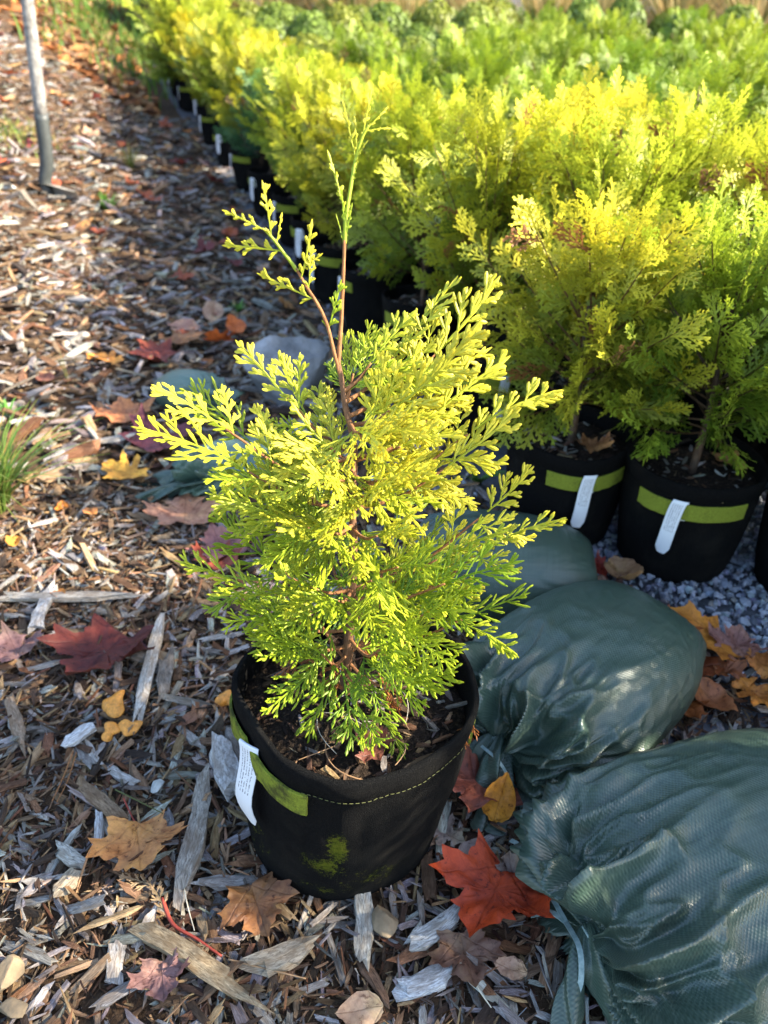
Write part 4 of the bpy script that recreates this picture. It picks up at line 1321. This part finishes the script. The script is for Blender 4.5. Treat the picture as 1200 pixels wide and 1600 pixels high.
# ------------------------------------------------------------------ rock, shovel, other single things
def rock(name, loc, size, seed, mat, label, cat='rock', rz=0.0, flat=.6):
    import bmesh
    bm = bmesh.new()
    bmesh.ops.create_icosphere(bm, subdivisions=4, radius=1)
    V = np.array([v.co[:] for v in bm.verts])
    r = np.random.default_rng(seed)
    for k in range(11):                      # knock flat faces off it
        n = r.normal(0, 1, 3); n /= np.linalg.norm(n); d = r.uniform(.42, .72)
        s = V @ n - d
        V = V - np.where(s > 0, s, 0)[:, None] * n * .92
    V = V * np.array(size) * (1 + .16 * (fbm(V * 4 + seed, 5, seed)[:, None] - .5))
    for v, p in zip(bm.verts, V): v.co = p
    me = bpy.data.meshes.new(name); bm.to_mesh(me); bm.free()
    me.materials.append(mat)
    o = obj(name, me, loc=loc); o.rotation_euler = (0, 0, rz)
    return tag(o, label, cat)
g = G(455, 628)
rock('rock', (g[0], g[1] + .03, g[2] + .055), (.14, .11, .125), 12, M['rock'], 'angular grey rock on the path behind the plant', rz=.4)
g = G(15, 1540); rock('pebble', (g[0], g[1], g[2] + .016), (.017, .020, .014), 4, M['yellowstone'], 'pale tan stone at the lower left edge', 'stone')
g = G(28, 1585); rock('pebble', (g[0], g[1], g[2] + .012), (.018, .013, .010), 5, M['yellowstone'], 'flat brownish stone just below the pale tan one', 'stone')
g = G(250, 1240); rock('pebble', (g[0], g[1], g[2] + .016), (.009, .012, .007), 6, m_flat('pale_stone', (.36, .36, .33)), 'small pale pointed stone left of the pot', 'stone')
g = G(692, 1487); rock('pebble', (g[0], g[1], g[2] + .014), (.009, .010, .008), 7, M['yellowstone'], 'small tan stone below the pot beside a grey chip', 'stone')
g = G(600, 1450); rock('pebble', (g[0], g[1], g[2] + .014), (.016, .020, .012), 8, M['yellowstone'], 'lumpy tan stone just in front of the pot', 'stone')

# shovel stuck in the bank
base = G(72, 306)
sh = empty('shovel', base)
tag(sh, 'shovel standing upright in the mulch, grey wooden handle above a dark socket', 'shovel')
top = PY(36, -30, base[1] + .02) - base
bot = np.array([0, 0, -.03])
ax = lambda t: bot + (top - bot) * t
def simple_tube(name, pts, rad, mat, parent, ns=14):
    V, Q, T = tube_arrays(pts, rad, ns); acc = Acc(); acc.add(V, Q, T)
    return obj(name, acc.mesh(name, [mat], smooth=True), parent)
dirv = (top - bot) / np.linalg.norm(top - bot)
full = bot + dirv * 1.25
j1 = PY(64, 178, base[1] + .01) - base
pts = spline([bot + np.array([.01, 0, 0]), bot + np.array([.008, 0, .08]), bot + (j1 - bot) * .5 + np.array([.008, 0, 0]), j1], 24)
simple_tube('socket', pts, np.linspace(.026, .027, 24), M['steel'], sh)
simple_tube('handle', np.linspace(j1 - dirv * .02, full, 16), np.linspace(.0245, .022, 16), M['handle'], sh)
bw = np.linspace(-.135, .135, 19)
rows = []
for z, k in ((.035, 1.0), (.0, 1.0), (-.06, .96), (-.14, .7), (-.2, .12)):
    rows.append(np.stack([bw * k, .12 * np.abs(bw / .135) ** 2 * -.18 + .02 * (z < .02), np.full(19, z) + .012 * np.cos(bw / .135 * 3)], -1))
Vb = np.concatenate(rows); Vb2 = Vb + np.array([0, .004, 0]); nb_ = len(Vb)
Qb = grid_quads(5, 19)
step = Vb[:19] ; lip = step + np.array([0, -.03, .004])
nq = grid_quads(2, 19)
acc = Acc(); acc.add(np.concatenate([Vb, Vb2]), np.concatenate([Qb, Qb[:, ::-1] + nb_])); acc.add(np.concatenate([step, lip]), nq); acc.add(np.concatenate([step, lip]) + [0, 0, -.003], nq[:, ::-1])
obj('blade', acc.mesh('blade', [M['blade']]), sh)

# big pot far back on the bank
g = G(268, 42)
far = empty('nursery_pot', g); tag(far, 'large black nursery pot at the back left beyond the shrubs', 'pot')
prof = [(.0, .0), (.30, .0), (.32, .1), (.35, .5), (.375, .52), (.375, .58), (.36, .58), (.35, .50), (.0, .50)]
th = np.arange(32) / 32 * 2 * math.pi
V = np.concatenate([np.stack([r_ * np.cos(th), r_ * np.sin(th), np.full(32, z_)], -1) for r_, z_ in prof])
obj('pot', mesh_np('pot', V, grid_quads(len(prof), 32, True), smooth=False, mats=[M['plastic']]), far)

# ------------------------------------------------------------------ ornamental grasses at the back
def tuft_mesh(r, n, h, spread, cols, w=.006, seg=5, name='blades', lean=1.0):
    acc = Acc()
    for i in range(n):
        az = r.uniform(0, 6.28); l = h * r.uniform(.55, 1.1); sp = spread * r.uniform(.1, 1) * lean
        t = np.linspace(0, 1, seg)
        o = np.array([math.cos(az), math.sin(az), 0])
        b = o * r.uniform(0, .08) * h
        P = b + o * (sp * t ** 1.8)[:, None] + np.array([0, 0, 1]) * (l * (t - .38 * (sp / h) * t ** 2.5))[:, None]
        s = np.cross(o, [0, 0, 1.0]) * np.cos(r.uniform(-1, 1)) + o * .4
        ww = w * np.array([.8, 1, .9, .6, .08])[:seg, None] * r.uniform(.7, 1.3)
        V = np.stack([P - s * ww / 2, P + s * ww / 2], 1).reshape(-1, 3)
        c = cols[r.integers(0, len(cols))] * r.uniform(.75, 1.25)
        cc = np.repeat((c[None] * np.linspace(.75, 1.1, seg)[:, None]), 2, 0)
        acc.add(V, grid_quads(seg, 2), None, cc)
    return acc.mesh(name, [M['grass']])
rt = np.random.default_rng(55)
TAN = np.array([[.52, .36, .15], [.62, .46, .22], [.42, .28, .11], [.64, .50, .26], [.28, .28, .08], [.20, .22, .06]])
tans = [tuft_mesh(rt, 520, 1.0, .62, TAN, .014) for _ in range(4)]
k = 0
for row, (yb, st) in enumerate(((8.6, .62), (9.5, .75), (10.6, .9))):
    for x in np.arange(-1.6 + .4 * row, 6.4 + .6 * row, st):
        xx, y_ = x + rt.normal(0, .1), yb - .10 * x + rt.normal(0, .12)
        if xx < row_x(y_) + .5: continue
        o = obj('ornamental_grass', None, loc=(xx, y_, float(height(xx, y_))))
        tag(o, 'tan dried ornamental grass clump at the top of the picture', 'grass clump', 'tan grass clumps along the back')
        p_ = obj('blades', tans[k % 4], o); s = rt.uniform(.75, 1.5)
        p_.scale = (s * .9, s * .9, s); p_.rotation_euler = (0, 0, rt.uniform(0, 6.28)); k += 1

# grass on the far bank and weeds by the path
def grass_stuff(px, py, n, spread, h, cols, name, label):
    g = G(px, py); acc = Acc()
    r = np.random.default_rng(int(px * 7 + py))
    for i in range(n):
        x, y = g[0] + r.normal(0, spread), g[1] + r.normal(0, spread * 1.6)
        z = float(height(x, y)); az = r.uniform(0, 6.28); o = np.array([math.cos(az), math.sin(az), 0]); l = h * r.uniform(.5, 1.2)
        t = np.linspace(0, 1, 4)
        P = np.array([x, y, z]) + o * (l * .5 * t ** 2)[:, None] + np.array([0, 0, 1]) * (l * t * (1 - .2 * t))[:, None]
        s = np.cross(o, [0, 0, 1.0]); ww = h * .045 * np.array([1, .9, .6, .1])[:, None]
        c = cols[r.integers(0, len(cols))] * r.uniform(.7, 1.3)
        acc.add(np.stack([P - s * ww, P + s * ww], 1).reshape(-1, 3), grid_quads(4, 2), None, c)
    o = obj(name, acc.mesh(name, [M['grass']]))
    tag(o, label, 'grass', kind='stuff')
GR = np.array([[.12, .22, .03], [.20, .28, .05], [.08, .17, .03]]); YG = np.array([[.30, .27, .06], [.20, .25, .05], [.38, .28, .10]])
grass_stuff(165, 18, 4200, 1.0, .22, GR, 'grass', 'green grass on the sunny bank behind the shovel')
grass_stuff(20, 215, 240, .10, .07, np.concatenate([GR, YG]), 'grass', 'sparse weedy grass left of the shovel')
def weed(px, py, n, h, sp, cols, label, w=.004, cat='grass tuft', name='grass_tuft'):
    g = G(px, py)
    e = empty(name, (g[0], g[1], g[2]))
    obj('blades', tuft_mesh(rt, n, h, sp, cols, w), e)
    tag(e, label, cat)
    return e
weed(0, 800, 170, .22, .22, np.array([[.10, .21, .035], [.16, .27, .05], [.20, .24, .05], [.07, .15, .03], [.36, .24, .07]]), 'green grass tuft cut off by the left edge', .0042)
weed(205, 268, 60, .16, .14, YG, 'yellowish grass tuft on the bank right of the shovel', .006)
weed(172, 335, 26, .10, .09, np.array([[.16, .34, .04], [.22, .40, .06]]), 'bright green weed right of the shovel base', .018, 'weed', 'weed')
weed(375, 490, 14, .05, .05, np.array([[.12, .28, .05]]), 'tiny green weed on the path behind the left leader', .012, 'weed', 'weed')
weed(15, 655, 16, .05, .05, np.array([[.12, .28, .05]]), 'small green weed at the left edge above the grass tuft', .010, 'weed', 'weed')
weed(745, 760, 16, .07, .07, np.array([[.12, .26, .05]]), 'small green weed between the plant and the black pot', .010, 'weed', 'weed')
weed(520, 600, 14, .06, .06, np.array([[.10, .30, .04]]), 'small green weed beside the grey rock', .010, 'weed', 'weed')
weed(110, 600, 3, .10, .03, np.array([[.36, .34, .10]]), 'lone thin straw coloured grass stalk on the lit mulch', .003)

# ------------------------------------------------------------------ fallen leaves
MAPLE = [(0, 0), (.10, -.02), (.24, -.08), (.46, -.13), (.42, .02), (.47, .10), (.44, .17), (.55, .23), (.74, .30), (.66, .40), (.78, .62), (.58, .57), (.52, .63), (.42, .59), (.31, .57), (.33, .67), (.40, .77), (.26, .79), (.21, .90), (.11, .94), (0, 1.12)]
OAK = [(0, 0), (.05, .05), (.10, .14), (.24, .16), (.28, .24), (.14, .28), (.15, .38), (.36, .42), (.42, .52), (.34, .55), (.17, .54), (.18, .64), (.34, .72), (.36, .80), (.20, .78), (.15, .84), (.17, .94), (.06, .98), (0, 1.04)]
OVAL = [(0, 0), (.10, .03), (.22, .12), (.31, .27), (.34, .42), (.31, .58), (.24, .74), (.14, .88), (.05, .97), (0, 1.02)]
def leaf_mesh(r, outline, size, curl, fold, rough_):
    half = np.array(outline, float)
    full = np.concatenate([half, (half * [-1, 1])[-2:0:-1]])
    # finer outline with small teeth
    pts = []
    for i in range(len(full)):
        a, b = full[i], full[(i + 1) % len(full)]
        for f in (0, .5):
            q = a + (b - a) * f
            pts.append(q + r.normal(0, .010, 2))
    pts = np.array(pts); n = len(pts)
    c = np.array([0, .34]) if outline is not OVAL else np.array([0, .5])
    rings = [c + (pts - c) * f for f in (.22, .42, .6, .76, .9, 1.0)]
    P2 = np.concatenate(rings + [c[None]])
    k = np.arange(n)
    T = np.stack([(k + 1) % n, k, np.full(n, 6 * n)], -1)[:, ::-1]
    Q = grid_quads(6, n, True)[:, ::-1]
    q = P2 - c
    rr = np.linalg.norm(q, axis=1); an = np.arctan2(q[:, 1], q[:, 0])
    z = curl * rr ** 2 * (1 + .7 * np.sin(2 * an + r.uniform(0, 6))) + fold * np.abs(q[:, 0]) + rough_ * (fbm(np.stack([P2[:, 0] * 4 + r.uniform(0, 50), P2[:, 1] * 4, P2[:, 0] * 0], -1), 3) - .5)
    z = z + curl * .5 * np.maximum(0, rr - .35) ** 2 * np.sin(5 * an + r.uniform(0, 6)) * 3
    V = np.stack([P2[:, 0], P2[:, 1] - .4, z], -1) * size
    return mesh_np('leaf', V, Q, T, uv=P2, smooth=True, mats=[M['leaf']])
rl = np.random.default_rng(88)
ORANGE, RED, DKRED, TANL, BROWN, RUSTL, MAUVE, YEL = (.62, .23, .035), (.52, .06, .02), (.17, .028, .018), (.58, .30, .13), (.22, .10, .04), (.36, .11, .03), (.24, .13, .12), (.66, .34, .05)
def leaf(px, py, size_px, rot, outline, col, label, curl=.18, fold=.05, rough_=.16, tilt=(0, 0), lift=.018, stem=None, group=None, cat='leaf', at_=None):
    g = G(px, py) if at_ is None else np.asarray(at_, float)
    depth = g[1] * math.cos(PITCH) + (CAM_H - g[2]) * math.sin(PITCH)
    size = size_px * depth / FPX
    e = obj('fallen_leaf', None, loc=(g[0], g[1], g[2] + lift + size * .04))
    e.rotation_euler = (tilt[0], tilt[1], R(rot))
    p = obj('leaf_blade', leaf_mesh(rl, outline, size, curl, fold, rough_), e)
    p.color = (*col, 1)
    if stem is not None:
        t = np.linspace(0, 1, 8)[:, None]
        pts = np.array([0, -.4, .0]) * size + t * np.array([stem[1] * .35, -1, 0]) * size * stem[0] + np.array([0, 0, 1]) * (t * t * size * .12)
        V, Q, T = tube_arrays(pts, .0009, 5); acc = Acc(); acc.add(V, Q, T)
        obj('stalk', acc.mesh('stalk', [M[stem[2]]]), e)
    tag(e, label, cat, group)
    return e
# near ones; rot: 0 points the tip away from the camera
leaf(168, 1040, 120, 165, MAPLE, (.10, .018, .013), 'dark red maple leaf lying left of the pot', .3, .1, .25, stem=None, tilt=(.1, .1))
leaf(222, 1338, 96, -160, MAPLE, (.60, .27, .09), 'pale orange tan maple leaf with stalk, lower left', .34, .10, .26, stem=(.55, .9, 'redtwig'), tilt=(.1, -.1))
leaf(405, 1432, 82, 205, MAPLE, BROWN, 'brown maple leaf tucked under the front of the pot', .25, .1, .25)
leaf(768, 1420, 128, 150, MAPLE, (.46, .055, .014), 'bright red orange maple leaf with red stalk beside the nearest sandbag', .30, .10, .28, stem=(.42, -.3, 'redtwig'), tilt=(.12, .08), lift=.027)
leaf(742, 1245, 110, 20, MAPLE, (.22, .06, .035), 'reddish brown crumpled leaf between the pot and the sandbags', .35, .1, .35, tilt=(.2, .2), lift=.03)
leaf(776, 1280, 75, -20, OVAL, (.60, .25, .03), 'narrow yellow orange spotted leaf standing against the reddish brown one', .3, .35, .2, tilt=(.9, .1), lift=.03)
leaf(570, 1592, 75, 100, OVAL, (.55, .36, .22), 'pale tan toothed oval leaf at the bottom edge', .1, .05, .1)
leaf(30, 1030, 62, 40, MAPLE, MAUVE, 'crumpled mauve leaf at the left edge level with the dark red leaf', .35, .1, .35)
leaf(258, 1542, 62, 200, MAPLE, MAUVE, 'small curled mauve brown leaf near the bottom left twig', .4, .1, .4)
leaf(800, 1530, 52, 70, OVAL, (.48, .30, .19), 'small pale torn leaf beside the frill of the nearest sandbag', .3, .1, .3)
leaf(725, 1510, 80, 190, MAPLE, (.16, .09, .06), 'dull dark brown leaf below the bright red orange one', .3, .1, .3)
leaf(800, 1395, 70, 10, OAK, (.26, .19, .15), 'grey brown withered leaf against the side of the nearest sandbag', .35, .1, .35, tilt=(.5, 0))
leaf(700, 1320, 70, 60, OAK, (.30, .24, .20), 'grey brown withered leaf at the right foot of the pot', .35, .1, .35)
leaf(735, 1350, 60, -60, OVAL, (.34, .27, .23), 'pale grey brown leaf between the pot and the red orange leaf', .3, .1, .3)
# left, middle distance
leaf(208, 755, 82, 70, OAK, YEL, 'golden orange lobed leaf on the mulch left of the small sandbag', .3, .1, .2)
leaf(292, 815, 82, 10, MAPLE, (.50, .25, .15), 'salmon coloured maple leaf below the small tied sandbag', .15, .05, .15)
leaf(202, 660, 66, 30, MAPLE, (.50, .20, .08), 'brownish orange leaf left of the conifer tip', .25, .08, .2)
leaf(255, 702, 90, -40, MAPLE, (.17, .045, .055), 'purple red maple leaf beside the conifer left tip', .25, .08, .2)
leaf(175, 575, 60, 80, OAK, (.60, .26, .05), 'small orange lobed leaf on the lit mulch, upper left', .3, .1, .25)
leaf(275, 545, 92, -70, OAK, (.36, .16, .06), 'brown oak leaf beside the pale green sandbag', .2, .05, .15)
leaf(245, 568, 64, 120, MAPLE, (.19, .04, .025), 'dark red leaf under the brown oak leaf', .3, .1, .3)
leaf(292, 524, 62, 60, OVAL, (.52, .26, .17), 'pinkish tan leaf above the brown oak leaf', .2, .1, .2)
leaf(352, 552, 66, 160, OAK, (.68, .14, .03), 'vivid orange red leaf left of the grey rock', .35, .2, .2, tilt=(.4, .1), lift=.03)
leaf(372, 530, 44, 30, OVAL, (.68, .16, .03), 'small vivid orange leaf touching the orange red one', .3, .2, .2, tilt=(.4, -.2), lift=.03)
leaf(342, 888, 56, -20, MAPLE, (.22, .05, .03), 'dark red leaf half under the plant, left side', .3, .1, .3)
leaf(350, 870, 70, 30, MAPLE, (.30, .13, .12), 'dusky pink leaf just left of the plant skirt', .25, .1, .2)
leaf(100, 810, 30, 10, OVAL, ORANGE, 'small orange leaf curl beside the grass tuft', .5, .3, .3)
leaf(146, 815, 30, 50, OVAL, (.55, .24, .08), 'small tan orange leaf right of the grass tuft', .5, .3, .3)
leaf(98, 945, 26, 80, OVAL, ORANGE, 'tiny orange leaf on the long grey stick', .5, .3, .3, lift=.02)
leaf(28, 862, 36, 30, OVAL, (.62, .28, .05), 'small curled orange leaf under the grass tuft', .5, .3, .3)
leaf(345, 640, 40, 30, OVAL, (.45, .30, .20), 'pale tan leaf between the two far sandbags', .3, .1, .2)
leaf(75, 605, 40, 40, OVAL, (.22, .09, .06), 'reddish leaf scrap on the mulch at mid left', .3, .1, .2)
leaf(262, 1068, 26, 0, OVAL, (.30, .16, .09), 'small brown leaf scrap above the orange mushrooms', .4, .2, .3)
leaf(300, 1140, 34, 140, OVAL, (.28, .13, .07), 'small brown leaf between the lone mushroom and the pot tag', .4, .2, .3)
# right, on the gravel
leaf(1035, 1015, 95, -60, OAK, (.34, .10, .03), 'long rusty leaf against the middle sandbag, on the gravel', .3, .2, .2, lift=.03)
leaf(1085, 1030, 92, 100, MAPLE, (.55, .20, .03), 'orange brown spotted maple leaf on the gravel', .25, .1, .2, lift=.035, tilt=(.2, 0))
leaf(1078, 1065, 80, -90, OVAL, (.30, .085, .03), 'dark rust leaf overlapping the orange brown leaf from below', .3, .1, .25, lift=.03)
leaf(1165, 1100, 88, 200, OAK, (.48, .17, .03), 'rust orange lobed leaf on the gravel at the right edge', .25, .1, .25, lift=.025)
leaf(1100, 1110, 80, 210, OVAL, (.34, .12, .045), 'narrow brown leaf pointing down to the nearest sandbag', .35, .2, .25, lift=.025)
leaf(1140, 1035, 60, -30, MAPLE, (.30, .14, .11), 'dull pinkish brown leaf behind the orange brown one', .3, .2, .3, lift=.03)
leaf(968, 922, 80, 195, OVAL, (.42, .24, .12), 'tan curled leaf lying between two black pots', .5, .4, .3, tilt=(.3, .1), lift=.03)
leaf(955, 945, 82, 45, OAK, (.24, .14, .11), 'brown withered leaf behind the middle sandbag', .45, .2, .4, lift=.02)
leaf(1055, 1120, 60, 120, MAPLE, (.40, .13, .035), 'crumpled orange brown leaf between the narrow brown leaf and the sandbags', .4, .2, .35, lift=.02)
leaf(1125, 1075, 56, -70, OAK, (.26, .09, .035), 'small dark brown leaf in the middle of the rusty leaf pile', .35, .2, .3, lift=.03)
leaf(1185, 1060, 52, 15, MAPLE, (.50, .20, .05), 'small orange leaf at the top right of the rusty leaf pile', .35, .2, .3, lift=.025)
leaf(928, 908, 42, 60, MAPLE, (.40, .05, .03), 'small red leaf at the foot of the tagged pot', .3, .1, .3)
leaf(958, 738, 44, 20, MAPLE, (.42, .20, .08), 'brown dried leaf on the soil of the tagged pot behind the sandbags', .4, .1, .3, at_=(.352, 1.10, .178))
leaf(1150, 765, 58, 50, OAK, (.38, .18, .07), 'brown dried leaf on the soil of the right hand tagged pot', .4, .1, .3, at_=(.565, 1.04, .178))
leaf(610, 1180, 48, 60, MAPLE, (.16, .055, .035), 'small dark red brown leaf on the soil inside the mossy pot', .4, .1, .3, at_=(-.01, .462, .196))
# along the path, farther off
cols = [((.40, .10, .04), 'rust red'), ((.52, .26, .10), 'tan orange'), ((.20, .045, .04), 'dark maroon'), ((.46, .28, .18), 'pale brown'), ((.60, .22, .04), 'orange')]
for i in range(110):
    y = rl.uniform(1.9, 6.2); d = rl.uniform(.12, 2.1); x = float(row_x(y)) - d
    if abs(x) > .6 * y + .1: continue
    c, nm = cols[rl.integers(0, 5)]
    zz = float(height(x, y)); depth = y * math.cos(PITCH) + (CAM_H - zz) * math.sin(PITCH)
    leaf(0, 0, rl.uniform(.055, .10) * FPX / depth, rl.uniform(0, 360), [MAPLE, OAK, OVAL][rl.integers(0, 3)], np.array(c) * rl.uniform(.8, 1.2), nm + ' fallen leaf scattered far along the path and bank', .3, .15, .3, tilt=tuple(rl.normal(0, .25, 2)),
         lift=.02, group=nm + ' leaves along the far path', at_=(x, y, zz))

# ------------------------------------------------------------------ mushrooms, big chips, twigs
def mushroom(px, py, size_px, label, seed):
    g = G(px, py); r = np.random.default_rng(seed)
    depth = g[1] * math.cos(PITCH) + (CAM_H - g[2]) * math.sin(PITCH); s = size_px * depth / FPX / 2
    nt, nr = 40, 9
    th = np.arange(nt) / nt * 2 * math.pi
    edge = 1 + .2 * np.sin(2 * th + r.uniform(0, 6)) + .18 * np.sin(3 * th + r.uniform(0, 6)) + .06 * np.sin(5 * th + r.uniform(0, 6))
    rows = []
    for i in range(nr):
        f = i / (nr - 1)
        z = .34 * (1 - f ** 2.2) + .16 * f * f * np.sin(3 * th + seed) - .14 * (1 - f) ** 3 - .12 * (f > .95)
        rows.append(np.stack([edge * f * np.cos(th), edge * f * np.sin(th), z + 0 * th], -1))
    for f, z in ((.97, -.05), (.6, .06), (.24, .02), (.20, -.5)):
        rows.append(np.stack([edge * f * np.cos(th), edge * f * np.sin(th), np.full(nt, z) + .14 * f * f * np.sin(3 * th + seed)], -1))
    V = np.concatenate(rows) * s
    e = empty('mushroom', (g[0], g[1], g[2] + .014 + s * .3)); tag(e, label, 'mushroom')
    e.rotation_euler = (r.normal(0, .2), r.normal(0, .2), r.uniform(0, 6))
    obj('cap', mesh_np('cap', V[:nt * 11], grid_quads(11, nt, True), smooth=True, mats=[M['mush']]), e)
    obj('stalk', mesh_np('stalk', V[nt * 11:], grid_quads(2, nt, True), smooth=True, mats=[M['mush']]), e)
mushroom(182, 1116, 44, 'largest orange mushroom cap of the three below the dark red leaf', 1)
mushroom(177, 1156, 27, 'lower left orange mushroom cap of the three', 2)
mushroom(206, 1150, 32, 'lower right orange mushroom cap of the three', 3)
mushroom(358, 1106, 32, 'lone orange mushroom cap close to the pot rim', 4)

def stick(px0, py0, px1, py1, wpx, col, label, th=.45, t=None, cat='wood chip', lift=.014, name='wood_splinter'):
    a, b = G(px0, py0), G(px1, py1)
    c = (a + b) / 2; L = np.linalg.norm((b - a)[:2])
    depth = c[1] * math.cos(PITCH) + (CAM_H - c[2]) * math.sin(PITCH); w = wpx * depth / FPX
    o = chip_piece(c[0], c[1], L, w, w * th, math.atan2(b[1] - a[1], b[0] - a[0]), col, name=name, parent=None, z=c[2] + lift + w * th * .5, t=t)
    V, Q, Tr, U = T_big[t if t is not None else 0]
    o.data = mesh_np('wood_splinter', V * np.array([L, w, w * th]), Q, Tr, uv=U * np.array([L / .05, 1]) + rp.uniform(0, 20, 2), mats=[M['piece']])
    return tag(o, label, cat)
stick(252, 990, 222, 1125, 22, (.56, .52, .46), 'long pale bleached wood splinter right of the dark red leaf', t=1)
stick(268, 1040, 260, 1100, 26, (.22, .19, .16), 'dark weathered chip right of the bleached splinter', t=2)
stick(322, 1235, 288, 1400, 34, (.34, .30, .25), 'long grey weathered board standing between the tan leaf and the pot', t=3)
stick(212, 1455, 385, 1570, 34, (.30, .235, .15), 'long brown grained wood piece near the bottom edge', t=4)
stick(345, 1175, 365, 1245, 46, (.46, .44, .42), 'wide grey fibrous wood chip left of the white tag', t=5)
stick(566, 1412, 566, 1510, 30, (.40, .385, .34), 'upright grey board poking out from under the pot', t=6)
stick(640, 1490, 715, 1435, 34, (.40, .40, .39), 'grey split wood chip in front of the pot, right side', t=7)
stick(400, 1525, 490, 1485, 40, (.40, .33, .24), 'tan brown wood chip below the pot, left of the upright board', t=8)
stick(0, 945, 190, 945, 22, (.38, .345, .30), 'long grey stick lying across the left edge', t=9)
stick(62, 1000, 88, 930, 26, (.48, .46, .44), 'short grey stick crossing under the long one', t=10)
stick(108, 1178, 150, 1148, 26, (.62, .62, .62), 'white curved bark piece left of the three mushrooms', t=11)
stick(20, 1110, 40, 1175, 22, (.28, .21, .15), 'brown splintered stick at the left edge', t=12)
stick(140, 1250, 200, 1300, 26, (.24, .17, .11), 'dark brown chip above the tan maple leaf', t=13)
stick(155, 1345, 160, 1280, 16, (.52, .52, .52), 'thin whitish chip left of the tan maple leaf', t=0)
stick(100, 1340, 135, 1365, 26, (.40, .40, .36), 'greenish grey chip left of the tan maple leaf', t=2)
stick(95, 1412, 125, 1380, 30, (.32, .27, .20), 'smooth brown oval chip below the greenish grey one', t=5, th=.6)
stick(620, 1560, 700, 1530, 44, (.50, .51, .52), 'flaky pale grey bark piece near the bottom edge', t=9, th=.25)
def twig(pts, r, mat, label, lift=.02):
    P = np.array([G(*p) + np.array([0, 0, lift]) for p in pts])
    c = P.mean(0); V, Q, T = tube_arrays(spline(P - c, 20), np.linspace(r, r * .6, 20), 6)
    acc = Acc(); acc.add(V, Q, T)
    o = obj('twig', acc.mesh('twig', [M[mat]], smooth=True), loc=tuple(c))
    tag(o, label, 'twig')
twig([(258, 1420), (275, 1460), (310, 1482), (350, 1510)], .0022, 'redtwig', 'short reddish twig beside the long brown wood piece')
twig([(360, 1515), (420, 1530), (480, 1545)], .0011, 'needle', 'thin straw lying right of the reddish twig')
twig([(185, 1250), (225, 1270), (260, 1288)], .0010, 'stitch', 'thin yellow green stem above the tan maple leaf')
twig([(120, 1190), (105, 1230), (88, 1268)], .0011, 'twig', 'pair of orange pine needles at the left')
twig([(125, 1192), (112, 1235), (95, 1270)], .0009, 'twig', 'second orange pine needle beside the pair')
twig([(285, 1350), (295, 1420), (308, 1470)], .0008, 'root', 'thin pale straw beside the long grey board')
twig([(730, 1525), (745, 1560), (765, 1590)], .0009, 'root', 'thin whitish root near the bottom right of the mulch')
twig([(945, 1195), (1000, 1183), (1030, 1178)], .0010, 'needle', 'thin straw lying between the two large sandbags')
twig([(10, 345), (-60, 380), (-140, 420)], .01, 'stem', 'weathered branch at the far left') if False else None
for (px, py, d, s) in [(262, 1440, 30, .5), (240, 1400, 70, .55), (335, 1490, 120, .45)]:
    g = G(px, py)
    o = obj('dead_conifer_spray', SPRAYS[rs.integers(0, 6)], loc=(g[0], g[1], g[2] + .02)); o.scale = (s, s, s); o.rotation_euler = (.15, .1, R(d)); o.color = (.32, .22, .14, 1)
    tag(o, ['dry grey brown conifer sprig beside the reddish twig', 'dry conifer sprig just below the tan maple leaf', 'dry conifer sprig right of the reddish twig'][[262, 240, 335].index(px)], 'sprig')
